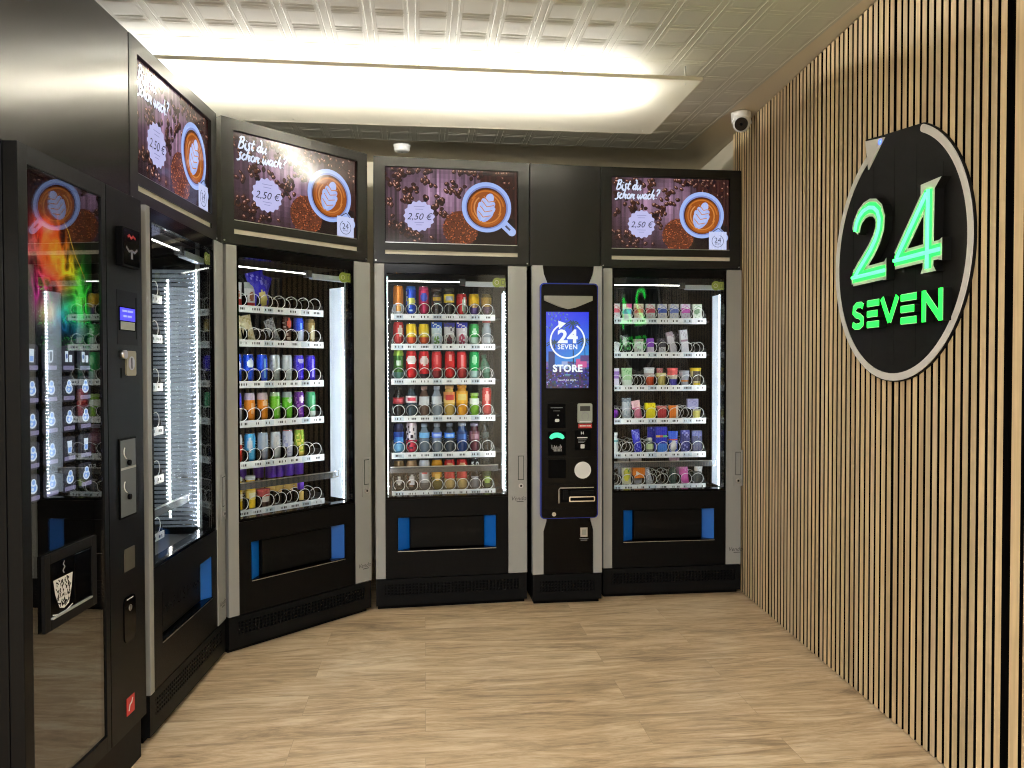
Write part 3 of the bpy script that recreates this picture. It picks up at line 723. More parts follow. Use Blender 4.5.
# ------------------------------------------------------------------ display boxes above the machines
ZB, ZT = 1.836, 2.393
def header_box(A, B, label, words=True, tagcard=True, seed=3, blank=False, name='display_box', depth=0.40):
    A, B = Vector(A), Vector(B); d = B - A; L_ = d.length; ang = math.atan2(d.y, d.x)
    root = empty(name, (A.x, A.y, ZB), ang, label, 'display' if not blank else 'panel', 'displays above the machines' if not blank else None)
    H = ZT - ZB; mb = MB(); g = 0.0015
    if blank:
        mb.box(g, L_ - g, 0, depth, 0, H, M_clad if depth < 0.35 else M_header, 0.002); mb.build('panel_body', root); return root
    x0, x1, z0, z1 = 0.060, L_ - 0.064, 0.106, 0.508; s0, s1 = 0.046, 0.068
    mb.box(g, x0, 0, 0.04, 0, H, M_header); mb.box(x1, L_ - g, 0, 0.04, 0, H, M_header); mb.box(x0, x1, 0, 0.04, z1, H, M_header)
    mb.box(x0, x1, 0, 0.04, 0, s0, M_header); mb.box(x0, x1, 0, 0.04, s1, z0, M_header); mb.box(g, L_ - g, 0.04, depth, 0, H, M_header)
    mb.build('housing', root)
    mb = MB(); mb.box(x0, x1, 0.008, 0.0395, s0, s1, M_cream); tag(mb.build('vent_strip', root), 'cream strip under the screen')
    mb = MB(); mb.box(x0 + 0.001, x1 - 0.001, 0.012, 0.0395, z0 + 0.001, z1 - 0.001, M_blackgloss)
    mb.box(x0 + 0.001, x1 - 0.001, 0.006, 0.012, z0 + 0.001, z0 + 0.005, M_steel); scn = mb.build('screen', root)
    coffee_advert(x0 + 0.004, x1 - 0.004, z0 + 0.005, z1 - 0.003, 0.0118, 'picture', scn, words, tagcard, seed)
    for xx in (0.012, L_ - 0.012):
        mb = MB(); mb.cyl((xx, -0.003, 0.012), (xx, 0.0005, 0.012), 0.004, m=M_steel, seg=10); mb.build('screw', root)
    return root
# ------------------------------------------------------------------ place the machines
MACH = {
 'side':   ((-1.240, 2.592), R(93.19), (1.567, 1.402, 1.202, 1.020, 0.818, 0.579)),
 'angled': ((-1.272, 3.417), R(50.0), (1.567, 1.402, 1.202, 1.011, 0.812, 0.579)),
 'drinks': ((-0.723, 4.050), R(9.72), (1.565, 1.399, 1.206, 0.999, 0.794, 0.581)),
 'slat':   ((0.501, 4.266), R(6.75), (1.554, 1.355, 1.162, 0.969, 0.770, 0.581)),
}
vending_machine(*MACH['side'], 'glass-front vending machine seen edge-on beside the coffee machine, bright light column inside', led_ghosts=True, lp=0.036)
vending_machine(*MACH['angled'], 'angled vending machine with slim cans and a blue chips bag, in the corner')
vending_machine(*MACH['drinks'], 'vending machine full of drink cans and bottles, left of the payment kiosk', vz=0.572)
vending_machine(*MACH['slat'], 'vending machine with small cartons and pouches, beside the wooden slat wall', W=0.800)

header_box((-1.266, 2.568), (-1.292, 3.392), 'advert screen above the side machine, washed out by the ceiling light', seed=5)
header_box((-1.279, 3.408), (-0.750, 4.023), 'angled advert screen with coffee cup above the corner machine', seed=3)
header_box((-0.725, 4.052), (0.096, 4.205), 'advert screen without a headline above the drinks machine', words=False, tagcard=False, seed=8)
header_box((0.0975, 4.206), (0.493, 4.279), 'plain dark metal panel above the payment kiosk between two screens', blank=True, name='blank_panel')
header_box((0.4945, 4.2795), (1.298, 4.375), 'advert screen with coffee cup beside the wooden slat wall', seed=11)
header_box((-1.2245, 1.10), (-1.2665, 2.566), 'large plain dark metal panel above the coffee machine', blank=True, name='blank_panel', depth=0.30)

# ------------------------------------------------------------------ payment kiosk
kp, ka = (0.106, 4.141), R(6.75)
K = empty('payment_kiosk', (kp[0], kp[1], 0), ka, 'slim black payment kiosk with blue touch screen between two vending machines', 'payment kiosk')
W = 0.385
mb = MB(); mb.box(0.004, W - 0.004, 0.030, 0.80, 0.165, 1.828, M_black); mb.box(0.06, W - 0.04, 0.0, 0.03, 0.166, 1.828, M_blackgloss); mb.build('cabinet', K)
mb = MB(); mb.box(0.012, W - 0.012, 0.02, 0.78, 0.0, 0.021, M_blackmatt); mb.build('plinth', K)
mb = MB(); xa, xb, za, zb, nx, nz = 0.045, W - 0.045, 0.066, 0.130, 17, 4; y0 = -0.008
mb.box(0.003, W - 0.003, 0.004, 0.78, 0.022, 0.162, M_base)
mb.box(0.003, xa, y0, 0.004, 0.022, 0.162, M_base); mb.box(xb, W - 0.003, y0, 0.004, 0.022, 0.162, M_base)
mb.box(xa, xb, y0, 0.004, 0.022, za, M_base); mb.box(xa, xb, y0, 0.004, zb, 0.162, M_base)
cw, chh, hx = (xb - xa) / nx, (zb - za) / nz, 0.0105
for r in range(nz):
    z = za + r * chh; mb.box(xa, xb, y0, 0, z, z + (chh - hx) / 2, M_base); mb.box(xa, xb, y0, 0, z + (chh + hx) / 2, z + chh, M_base)
    for c in range(nx + 1):
        x = xa + (c - 0.5) * cw; mb.box(max(xa, x + (cw + hx) / 2), min(xb, x + cw + (cw - hx) / 2), y0, 0, z + (chh - hx) / 2, z + (chh + hx) / 2, M_base)
mb.box(xa, xb, 0.001, 0.004, za, zb, M_blackmatt); mb.build('base_grille', K)
LP = [(0.002, 0.167), (0.061, 0.167), (0.061, 0.40), (0.077, 0.455), (0.077, 0.50), (0.050, 0.52), (0.050, 1.70), (0.088, 1.722), (0.064, 1.785), (0.058, 1.829), (0.002, 1.829)]
mb = MB(); mb.prism(LP, -0.014, 0.032, M_grey); mb.build('side_post', K)
mb = MB(); mb.prism([(0.397 - x if x > 0.003 else W - 0.002, z) for x, z in LP][::-1], -0.014, 0.032, M_grey); mb.build('side_post', K)
# fascia with a blue edge
fx0, fx1, fz0, fz1 = 0.040, 0.355, 0.472, 1.733
M_kblue = mat('kiosk_blue_edge', lin((26, 48, 150)), 0.25)
mb = MB(); mb.prism(rrect(fx0, fx1, fz0, fz1, 0.022), -0.040, -0.0005, M_kblue)
mb.prism(rrect(fx0 + 0.006, fx1 - 0.006, fz0 + 0.004, fz1 - 0.006, 0.019), -0.0425, -0.0402, M_blackgloss); fas = mb.build('fascia', K)
yf = -0.0426
mb = MB(); mb.prism([(0.060, 1.664), (0.322, 1.664), (0.322, 1.640), (0.28, 1.622), (0.235, 1.604), (0.19, 1.594), (0.145, 1.604), (0.10, 1.622), (0.060, 1.640)][::-1], yf - 0.012, yf, mat('visor_reflection_grey', (0.30, 0.295, 0.275), 0.3, metal=0.7)); mb.build('visor_reflection', fas)  # raised grey shape stands in for the visor's reflection
def kiosk_picture():
    rr = random.Random(4); p = Pic(0.072, 0.303, 1.172, 1.579, yf - 0.0012, M_screen); H = p.h / p.w
    def bg(a, b):
        t = b / H
        if t > 0.36: k = (t - 0.36) / 0.64; c = (20 + 10 * k + 30 * (1 - k), 120 - 70 * k + 40 * (1 - k) * a, 220 + 10 * k)
        elif t > 0.24: c = (60 + rr.uniform(-30, 60), 80 + rr.uniform(-30, 40), 150 + rr.uniform(-40, 40))
        else: c = (34 + rr.uniform(-16, 40), 34 + rr.uniform(-14, 34), 96 + rr.uniform(-40, 50))
        return tuple(max(0, min(255, v)) for v in c)
    p.fill(22, 40, bg)
    # palms, roofs, people as simple shapes of a street scene
    for (a, top, w_) in ((0.62, 1.50, 0.022), (0.18, 1.05, 0.02), (0.90, 1.10, 0.016)):
        p.stroke([(a + 0.02, 0.42), (a, top)], w_, (36, 50, 70))
        for k in range(9):
            t = k / 9 * 2 * PI; p.stroke([(a, top), (a + 0.10 * math.cos(t), top + 0.07 * math.sin(t)), (a + 0.18 * math.cos(t), top + 0.08 * math.sin(t) - 0.05)], 0.024, (30, 60, 84) if k % 2 else (40, 80, 90))
    for (a0, a1, b0, b1, c) in ((0.05, 0.2, 0.42, 0.85, (30, 50, 110)), (0.36, 0.5, 0.45, 0.62, (150, 170, 220)), (0.7, 0.95, 0.48, 0.68, (200, 90, 150)), (0.8, 1.0, 0.62, 0.76, (90, 70, 130)), (0.2, 0.36, 0.5, 0.72, (50, 130, 220))):
        p.poly([(a0, b0), (a1, b0), (a1, b1), (a0, b1)], c)
    p.cycle(6)
    for _ in range(60):
        a, b = rr.random(), rr.uniform(0.02, 0.36); p.ell(a, b, 0.018, 0.012, rr.choice([(90, 110, 230), (40, 30, 90), (140, 160, 240), (60, 60, 130), (170, 120, 190)]), rr.uniform(0, 3), 7)
    for _ in range(40):
        a, b = rr.uniform(0, 0.5), rr.uniform(1.35, H); p.ell(a, b, 0.03, 0.012, rr.choice([(60, 110, 150), (40, 80, 120), (90, 140, 180)]), rr.uniform(0, 3), 7)
    p.cycle(0); cx, cz, r = 0.50, 1.10, 0.40; wt = (238, 248, 255)
    p.stroke(arc(cx, cz, r, R(58), R(-245), 44), 0.036, wt)
    p.poly([(0.30, 1.36), (0.46, 1.50), (0.28, 1.56)], wt); p.poly([(0.27, 1.42), (0.34, 1.40), (0.30, 1.52)], wt)
    p.text('24', cx, cz + 0.08, 0.42, wt, bold=0.0035, sx=1.12); p.text('SEVEN', cx, cz - 0.15, 0.155, wt, bold=0.0009, spacing=1.1)
    p.text('STORE', 0.50, 0.45, 0.225, wt, bold=0.0022, spacing=1.05); p.text('Touch to start...', 0.50, 0.19, 0.075, wt)
    p.stroke([(0.43, 0.31), (0.57, 0.31)], 0.012, (120, 200, 210)); p.stroke([(0.44, 0.285), (0.56, 0.285)], 0.010, (120, 190, 210))
    return p
mb = MB(); mb.box(0.068, 0.307, yf - 0.0008, yf, 1.168, 1.583, M_blackgloss); scn = mb.build('touch_screen', fas)
kiosk_picture().build('picture', scn)
def part(name, fn, parent, label=None):
    m_ = MB(); fn(m_); o = m_.build(name, parent)
    if label: o['label'] = label
    return o
M_lgrey = mat('reader_grey', lin((160, 166, 158)), 0.45); M_red = mat('label_red', lin((190, 40, 40)), 0.45); M_ink = M_label
M_wht = mat('print_white', (0.75, 0.75, 0.75), 0.5); M_grn = mat('coin_light_green', (0.02, 0.3, 0.15), 0.4, emit=(0.06, 0.9, 0.42), es=0.75); M_gink = mat('grey_print', (0.32, 0.33, 0.34), 0.5)
def f_card(m):
    m.box(0.078, 0.176, yf - 0.004, yf, 0.958, 1.088, M_blackmatt, 0.002); m.box(0.095, 0.160, yf - 0.0046, yf - 0.004, 1.066, 1.069, M_gink)
    m.box(0.110, 0.145, yf - 0.0046, yf - 0.004, 1.050, 1.052, M_gink); m.prism(rrect(0.118, 0.142, 0.992, 1.008, 0.006), yf - 0.006, yf - 0.004, M_wht); m.cyl((0.135, yf - 0.0055, 1.027), (0.135, yf - 0.004, 1.027), 0.004, m=M_gink, seg=8)
part('card_reader', f_card, fas)
def f_nfc(m):
    m.prism(rrect(0.240, 0.320, 0.984, 1.090, 0.010), yf - 0.014, yf, M_lgrey); m.box(0.253, 0.307, yf - 0.0146, yf - 0.0138, 1.050, 1.076, M_ink)
    ring = arc(0.281, 1.022, 0.019, R(-60), R(240), 16); ribbon_quads(m, ring, 0.005, yf - 0.0148, yf - 0.0138, M_gink); m.box(0.250, 0.312, yf - 0.0146, yf - 0.0138, 0.990, 0.996, M_wht)
part('contactless_reader', f_nfc, fas, 'light grey contactless reader')
def f_red(m):
    m.box(0.246, 0.320, yf - 0.003, yf, 0.957, 0.981, M_red); [m.box(x_, x_ + w_, yf - 0.0034, yf - 0.0029, 0.966, 0.973, M_wht) for x_, w_ in ((0.253, 0.012), (0.267, 0.020), (0.290, 0.008), (0.300, 0.014))]
part('red_label', f_red, fas)
def f_coin(m):
    m.box(0.081, 0.178, yf - 0.003, yf, 0.812, 0.940, M_blackmatt, 0.0015)
    o = arc(0.129, 0.878, 0.044, R(35), R(145), 10); ribbon_quads(m, o, [0.014, 0.02, 0.024, 0.026, 0.026, 0.026, 0.026, 0.026, 0.024, 0.02, 0.014], yf - 0.006, yf - 0.003, M_grn)
    rr = random.Random(2)
    for k in range(9): x = 0.100 + k * 0.0065; m.box(x, x + 0.004, yf - 0.0036, yf - 0.0028, 0.846 + rr.uniform(-.004, .004), 0.862 + rr.uniform(-.006, .008), M_gink)
    for k in range(6): x = 0.112 + k * 0.0075; m.box(x, x + 0.005, yf - 0.0036, yf - 0.0028, 0.834, 0.846, M_gink)
part('coin_validator', f_coin, fas, 'coin validator with green light')
def f_note(m):
    m.box(0.228, 0.312, yf - 0.0012, yf, 0.838, 0.945, M_blackmatt)
    m.box(0.260, 0.265, yf - 0.0016, yf - 0.0011, 0.924, 0.938, M_wht); m.box(0.271, 0.276, yf - 0.0016, yf - 0.0011, 0.924, 0.938, M_wht); m.box(0.265, 0.271, yf - 0.0016, yf - 0.0011, 0.929, 0.932, M_wht); m.box(0.240, 0.296, yf - 0.0016, yf - 0.0011, 0.903, 0.909, M_wht)
    for k in range(3): m.box(0.246, 0.290 - 0.006 * k, yf - 0.0016, yf - 0.0011, 0.893 - 0.007 * k, 0.895 - 0.007 * k, M_gink)
    m.prism(rrect(0.258, 0.280, 0.848, 0.870, 0.004), yf - 0.0018, yf - 0.001, M_wht)
part('instruction_plate', f_note, fas)
part('round_sticker', lambda m: m.cyl((0.270, yf - 0.0014, 0.731), (0.270, yf, 0.731), 0.0455, m=M_wht, seg=36), fas, 'round white sticker')
part('blank_cover', lambda m: m.box(0.083, 0.178, yf - 0.003, yf, 0.690, 0.790, M_blackmatt, 0.002), fas)
def f_tray(m):
    ribbon_quads(m, [(0.140, 0.555), (0.140, 0.628), (0.147, 0.637), (0.331, 0.637)], 0.004, yf - 0.004, yf, M_steel)
    m.box(0.150, 0.334, yf - 0.001, yf, 0.560, 0.630, M_blackmatt); m.prism(rrect(0.193, 0.335, 0.563, 0.592, 0.006), yf - 0.014, yf - 0.001, M_chrome)
    m.prism(rrect(0.200, 0.329, 0.569, 0.586, 0.003), yf - 0.0146, yf - 0.0138, M_blackmatt); m.box(0.205, 0.330, yf - 0.006, yf - 0.001, 0.600, 0.622, M_base); m.box(0.162, 0.190, yf - 0.008, yf - 0.001, 0.575, 0.624, M_base)
part('change_tray', f_tray, fas, 'change tray with chrome lip')
part('lock', lambda m: (m.cyl((0.113, yf - 0.006, 0.497), (0.113, yf, 0.497), 0.011, m=M_steel, seg=18), m.box(0.112, 0.114, yf - 0.0066, yf - 0.006, 0.491, 0.503, M_ink)), fas)
def f_seam(m):
    for z in (0.800, 0.945, 0.950 + 0.145, 0.655, 0.525): m.box(0.050, 0.345, yf - 0.0004, yf, z, z + 0.0014, M_base)
part('panel_seams', f_seam, fas)
def f_plate(m):
    m.box(0.266, 0.306, -0.003, 0.0, 0.362, 0.412, M_steel, 0.001); m.box(0.274, 0.298, -0.0034, -0.0028, 0.372, 0.402, M_lgrey); m.box(0.262, 0.310, -0.0012, 0.0, 0.350, 0.353, M_gink); m.box(0.268, 0.304, -0.0012, 0.0, 0.342, 0.345, M_gink)
part('key_plate', f_plate, K)

# ------------------------------------------------------------------ coffee machine in the left foreground
V = empty('coffee_machine', (-1.189, 1.854, 0), R(92.05), 'tall black coffee machine with lit drink buttons and colourful smoke picture', 'coffee machine')
WW, HH = 0.669, 1.825
mb = MB(); mb.box(0.0, WW, 0.032, 0.76, 0.138, HH, M_black, 0.002); mb.build('cabinet', V)
mb = MB(); mb.box(0.006, WW - 0.006, 0.012, 0.74, 0.0, 0.136, M_base, 0.002); mb.build('base', V)
mb = MB(); mb.box(0.0, 0.120, 0.10, 0.70, HH + 0.0005, HH + 0.012, M_steel, 0.002); mb.build('top_lid', V)
mb = MB(); mb.box(0.002, 0.041, -0.004, 0.031, 0.140, HH, M_black, 0.0015); mb.box(0.406, 0.430, -0.004, 0.031, 0.140, HH, M_black, 0.0015)
mb.box(0.041, 0.406, -0.004, 0.031, 1.780, HH, M_black); mb.box(0.041, 0.406, -0.004, 0.031, 0.140, 0.190, M_black); mb.box(0.0415, 0.4055, 0.026, 0.031, 0.190, 1.780, M_blackmatt)
door = mb.build('door', V)
mb = MB(); mb.box(0.0415, 0.4055, 0.0005, 0.0045, 0.191, 1.779, M_glassdark); mb.build('glass_pane', door)
def hsh0(x, y):
    v = math.sin(x * 127.1 + y * 311.7) * 43758.5453
    return v - math.floor(v)
def smoke_picture():
    rr = random.Random(9); p = Pic(0.046, 0.402, 1.335, 1.776, 0.0245, M_screen); H = p.h / p.w
    # plume of coloured ink in water: colour clouds broken into wisps by warped ridged noise
    def h2(i, j): return hsh0(i * 1.37 + 0.11, j * 2.11 + 0.7)
    def vn(x, y):
        i, j = math.floor(x), math.floor(y); u, v = x - i, y - j; u, v = u * u * (3 - 2 * u), v * v * (3 - 2 * v)
        return (h2(i, j) * (1 - u) + h2(i + 1, j) * u) * (1 - v) + (h2(i, j + 1) * (1 - u) + h2(i + 1, j + 1) * u) * v
    def ridge(x, y):
        wx, wy = vn(x * 0.8 + 7, y * 0.8), vn(x * 0.8, y * 0.8 + 13); t = 0; am = 1
        for o in range(3):
            k = 2 ** o; n = vn(x * k + 2.4 * wx, y * k + 2.4 * wy); t += am * (1 - abs(2 * n - 1)) ** 3; am *= 0.6
        return t
    clouds = [(.34, .85, .17, .13, (226, 48, 34), 1.8, 0), (.34, .89, .13, .05, (240, 120, 100), 1.0, 0), (.45, .70, .17, .20, (250, 104, 26), 1.6, 1), (.14, .70, .11, .08, (230, 110, 110), 1.2, 1), (.26, .40, .20, .15, (150, 34, 110), 1.3, 1), (.40, .52, .16, .14, (220, 50, 36), 1.2, 1),
              (.66, .60, .12, .14, (220, 180, 30), 1.0, 1), (.84, .44, .15, .20, (50, 190, 50), 1.7, 1), (.72, .30, .18, .14, (30, 150, 60), 1.3, 1), (.54, .28, .22, .13, (20, 120, 120), 1.1, 1), (.62, .18, .22, .09, (24, 60, 150), 1.0, 1), (.36, .25, .12, .10, (226, 184, 96), 1.2, 0)]
    def ink(a, b):
        f_ = min(1.7, (ridge(a * 6.0 + 3, b * 3.6) * 0.95) ** 1.7); tot = [0.0, 0.0, 0.0]
        for (ca, cb, ra, rb, col_, wt, wisp) in clouds:
            d = ((a - ca) / ra) ** 2 + ((b - cb) / rb) ** 2
            if d > 6: continue
            g = math.exp(-d * (1.25 if wisp else 2.0)) * wt * (f_ * 0.85 if wisp else 0.45 + 0.4 * f_)
            for q in range(3): tot[q] += g * (col_[q] / 255.0) ** 2.2
        return tuple(min(255, 255 * ((1.6 * v) ** (1 / 2.2)) + 2) for v in tot)
    p.fill(84, 104, ink)
    p.stroke([(0.60, 0.96), (0.66, 0.90), (0.70, 0.82), (0.76, 0.72), (0.82, 0.66), (0.90, 0.56)], [0.003, 0.009, 0.012, 0.012, 0.009, 0.003], (214, 170, 50))
    return p
mb = MB(); mb.box(0.044, 0.404, 0.0248, 0.0258, 1.333, 1.778, M_blackmatt); pp = mb.build('picture_panel', V); smoke_picture().build('picture', pp)
M_btn = mat('button_smoke', (0.035, 0.036, 0.045), 0.25, emit=(0.030, 0.030, 0.042), es=1.0); M_lav = mat('button_glow_bar', (0.3, 0.28, 0.4), 0.4, emit=(0.30, 0.28, 0.52), es=0.55)
def icon(m, k, cx, cz, y):
    a = lin((226, 240, 255)); b_ = lin((120, 170, 250)); d_ = lin((60, 90, 170))
    def E(x, z, rx, rz, c, yy, n=16): m.quad([(x + rx * math.cos(2 * PI * i / n), yy, z + rz * math.sin(2 * PI * i / n)) for i in range(n)], M_icon, c)
    if k == 'cup':
        E(cx, cz - 0.004, 0.0185, 0.014, a, y); E(cx, cz - 0.004, 0.0135, 0.0095, b_, y - .0002); E(cx + 0.001, cz + 0.010, 0.011, 0.010, a, y - .0003); E(cx + 0.001, cz + 0.011, 0.007, 0.006, b_, y - .0004); E(cx - 0.003, cz - 0.006, 0.006, 0.004, a, y - .0005)
    elif k == 'glass':
        m.quad([(cx - 0.009, y, cz - 0.016), (cx + 0.009, y, cz - 0.016), (cx + 0.012, y, cz + 0.018), (cx - 0.012, y, cz + 0.018)], M_icon, a); m.quad([(cx - 0.007, y - .0002, cz - 0.013), (cx + 0.007, y - .0002, cz - 0.013), (cx + 0.008, y - .0002, cz + 0.0), (cx - 0.008, y - .0002, cz + 0.0)], M_icon, b_)
    elif k == 'twin':
        for dx, h in ((-0.010, 0.030), (0.010, 0.020)): m.quad([(cx + dx - 0.007, y, cz - 0.014), (cx + dx + 0.007, y, cz - 0.014), (cx + dx + 0.008, y, cz - 0.014 + h), (cx + dx - 0.008, y, cz - 0.014 + h)], M_icon, a)
        E(cx - 0.010, cz + 0.002, 0.005, 0.007, d_, y - .0002)
    else:
        for q in (((-0.010, -0.016), (-0.006, -0.016), (-0.006, 0.016), (-0.010, 0.016)), ((-0.010, 0.013), (0.010, 0.013), (0.010, 0.017), (-0.010, 0.017)), ((0.007, -0.006), (0.011, -0.006), (0.011, 0.017), (0.007, 0.017)), ((-0.010, -0.016), (0.004, -0.016), (0.004, -0.012), (-0.010, -0.012)), ((0.002, -0.014), (0.006, -0.014), (0.011, -0.004), (0.007, -0.004))):
            m.quad([(cx + a_, y, cz + b2) for a_, b2 in q], M_icon, a)
kinds = [['glass', 'jug', 'twin', 'twin'], ['cup'] * 4, ['cup'] * 4, ['cup', 'cup', 'glass', 'glass'], ['cup'] * 4]
names = [['tall glass', 'jug', 'double drink', 'double drink'], ['cup'] * 4, ['cup'] * 4, ['cup', 'cup', 'glass', 'glass'], ['cup'] * 4]
for r in range(5):
    for c in range(4):
        cx, cz = 0.088 + c * 0.0868, 1.306 - r * 0.0828
        m = MB(); m.prism(rrect(cx - 0.029, cx + 0.029, cz - 0.036, cz + 0.034, 0.010, 3), 0.0185, 0.0255, M_btn)
        icon(m, kinds[r][c], cx, cz + 0.004, 0.0182); m.prism(rrect(cx - 0.027, cx + 0.027, cz - 0.031, cz - 0.020, 0.003, 3), 0.0178, 0.0184, M_lav)
        m.build('drink_button', V)
# cup outlet
M_outlet = mat('outlet_frame', (0.006, 0.006, 0.0062), 0.5, spec=0.1)
m = MB(); cx0, cx1, cz0, cz1 = 0.084, 0.346, 0.604, 0.802; bw = 0.026
for b_ in ((cx0, cx0 + bw, cz0, cz1), (cx1 - bw, cx1, cz0, cz1), (cx0 + bw, cx1 - bw, cz1 - bw, cz1), (cx0 + bw, cx1 - bw, cz0, cz0 + bw)): m.box(b_[0], b_[1], -0.009, 0.0003, b_[2], b_[3], M_outlet, 0.002)
m.box(cx0 + bw, cx1 - bw, -0.003, 0.0003, cz0 + bw, cz1 - bw, M_blackmatt); m.box(0.232, 0.332, -0.006, -0.003, cz0 + bw + 0.004, cz1 - bw - 0.004, M_blackgloss, 0.002)
ob = m.build('cup_outlet', V)
m = MB(); m.box(cx0 + bw + 0.006, cx1 - bw - 0.004, -0.012, -0.004, cz0 + bw + 0.001, cz0 + bw + 0.005, M_grey); m.build('cup_ledge', ob)
m = MB(); m.box(0.116, 0.230, -0.0045, -0.003, cz0 + bw + 0.006, cz1 - bw - 0.003, M_blackgloss)
rr = random.Random(6); yq = -0.0050
cupo = [(0.146, 0.652), (0.206, 0.652), (0.226, 0.728), (0.128, 0.728)]
m.quad([(x, yq, z) for x, z in [(0.158, 0.650), (0.180, 0.643), (0.204, 0.650), (0.218, 0.690), (0.224, 0.728), (0.130, 0.728), (0.138, 0.690)]], M_wht)
for _ in range(88):
    z = rr.uniform(0.652, 0.722); t = (z - 0.648) / 0.08; hw = 0.024 + 0.018 * t; x = 0.178 + rr.uniform(-hw, hw); a = rr.uniform(0.6, 2.5); l_, w_ = rr.uniform(0.0028, 0.0050), 0.0017
    c_, s_ = math.cos(a), math.sin(a); m.quad([(x + c_ * p * l_ - s_ * q * w_, yq - 0.0003, z + s_ * p * l_ + c_ * q * w_) for p, q in ((-1, -1), (1, -1), (1, 1), (-1, 1))], M_blackmatt)
ribbon_quads(m, [(0.182, 0.736), (0.176, 0.744), (0.186, 0.752), (0.178, 0.760), (0.184, 0.768)], 0.003, yq - 0.0003, yq, M_gink)
ribbon_quads(m, [(0.125, 0.640), (0.15, 0.634), (0.19, 0.634), (0.222, 0.642)], 0.003, yq - 0.0003, yq, M_wht)
m.build('cup_picture', ob)
# payment column
m = MB(); m.box(0.434, WW - 0.001, -0.004, 0.031, 0.140, HH, M_black, 0.0015); col = m.build('payment_column', V)
yc = -0.0042
def f(m): m.box(0.490, 0.608, yc - 0.022, yc, 1.592, 1.712, M_blackmatt, 0.003); m.box(0.496, 0.602, yc - 0.0226, yc - 0.022, 1.598, 1.706, M_blackgloss); ribbon_quads(m, [(0.512, 1.652), (0.530, 1.640), (0.549, 1.644), (0.568, 1.640), (0.586, 1.652)], 0.007, yc - 0.0232, yc - 0.0226, M_steel); m.box(0.543, 0.555, yc - 0.0232, yc - 0.0226, 1.618, 1.644, M_steel); ribbon_quads(m, [(0.522, 1.684), (0.532, 1.690), (0.545, 1.682), (0.558, 1.690), (0.574, 1.684)], 0.007, yc - 0.0232, yc - 0.0226, M_red)
part('card_reader', f, col)
def f(m): m.box(0.494, 0.632, yc - 0.0008, yc, 1.352, 1.520, M_base); m.box(0.505, 0.612, yc - 0.003, yc, 1.396, 1.470, M_blackgloss); m.box(0.620, 0.625, yc - 0.0016, yc, 1.372, 1.505, M_blackmatt); m.box(0.508, 0.609, yc - 0.0038, yc - 0.003, 1.427, 1.467, mat('lcd_blue', (0, 0, 0), 0.3, emit=(0.045, 0.035, 0.80), es=1.0)); [m.box(x_, x_ + w_, yc - 0.0042, yc - 0.0038, z_, z_ + 0.006, mat('lcd_text', (0, 0, 0), 0.3, emit=(0.30, 0.34, 1), es=1.0)) for x_, w_, z_ in ((0.522, 0.030, 1.454), (0.556, 0.036, 1.454), (0.528, 0.022, 1.438), (0.556, 0.028, 1.438))]; m.box(0.512, 0.606, yc - 0.0038, yc - 0.003, 1.399, 1.424, M_lgrey)  # pale strip below the LCD stands in for a reflection
part('lcd_display', f, col, 'small blue LCD display')
part('return_button', lambda m: m.cyl((0.517, yc - 0.016, 1.322), (0.517, yc, 1.322), 0.0135, m=M_steel, seg=18), col)
part('key_slot', lambda m: m.box(0.514, 0.521, yc - 0.001, yc, 1.250, 1.280, M_blackmatt), col)
def f(m): m.prism(rrect(0.545, 0.611, 1.256, 1.334, 0.008), yc - 0.005, yc, mat('brass_plate', lin((176, 166, 136)), 0.35, metal=0.7)); m.cyl((0.578, yc - 0.0058, 1.295), (0.578, yc - 0.005, 1.295), 0.022, m=M_steel, seg=20); m.box(0.575, 0.581, yc - 0.0062, yc - 0.0055, 1.278, 1.312, M_blackmatt)
part('coin_slot', f, col)
def f(m): m.box(0.494, 0.604, yc - 0.004, yc, 0.815, 1.062, M_blackmatt); m.box(0.499, 0.599, yc - 0.005, yc - 0.004, 0.820, 1.057, mat('window_grey', lin((104, 110, 114)), 0.25)); m.cyl((0.548, yc - 0.012, 0.985), (0.548, yc - 0.005, 0.985), 0.009, m=M_blackmatt); m.cyl((0.548, yc - 0.012, 0.878), (0.548, yc - 0.005, 0.878), 0.009, m=M_blackmatt); m.tube(arc3((0.56, 1.02), 0.045, yc - 0.007), 0.0016, 5, M_white); m.tube(arc3((0.56, 0.915), 0.045, yc - 0.007), 0.0016, 5, M_white); m.box(0.499, 0.599, yc - 0.0056, yc - 0.005, 0.965, 0.972, M_gink)
def arc3(c, r, y): return [(c[0] + r * math.cos(t), y, c[1] + r * 0.6 * math.sin(t)) for t in [R(150 + 12 * k) for k in range(8)]]
part('change_window', f, col)
part('name_plate', lambda m: m.box(0.522, 0.590, yc - 0.003, yc, 0.646, 0.716, mat('plate_taupe', lin((96, 92, 82)), 0.4, metal=0.4), 0.001), col)
def f(m): m.prism(rrect(0.513, 0.590, 0.424, 0.566, 0.020), yc - 0.004, yc, M_blackgloss); m.box(0.530, 0.573, yc - 0.0046, yc - 0.004, 0.556, 0.559, M_wht); m.cyl((0.552, yc - 0.0055, 0.528), (0.552, yc - 0.004, 0.528), 0.010, m=M_steel, seg=18); m.box(0.5505, 0.5535, yc - 0.0062, yc - 0.0055, 0.520, 0.536, M_blackmatt)
part('door_lock', f, col)
def f(m): m.box(0.528, 0.580, yc - 0.0015, yc, 0.192, 0.247, M_red); ribbon_quads(m, [(0.541, 0.204), (0.548, 0.222), (0.560, 0.226), (0.567, 0.238)], 0.006, yc - 0.002, yc - 0.0015, M_wht)
part('red_sticker', f, col, 'square red sticker')

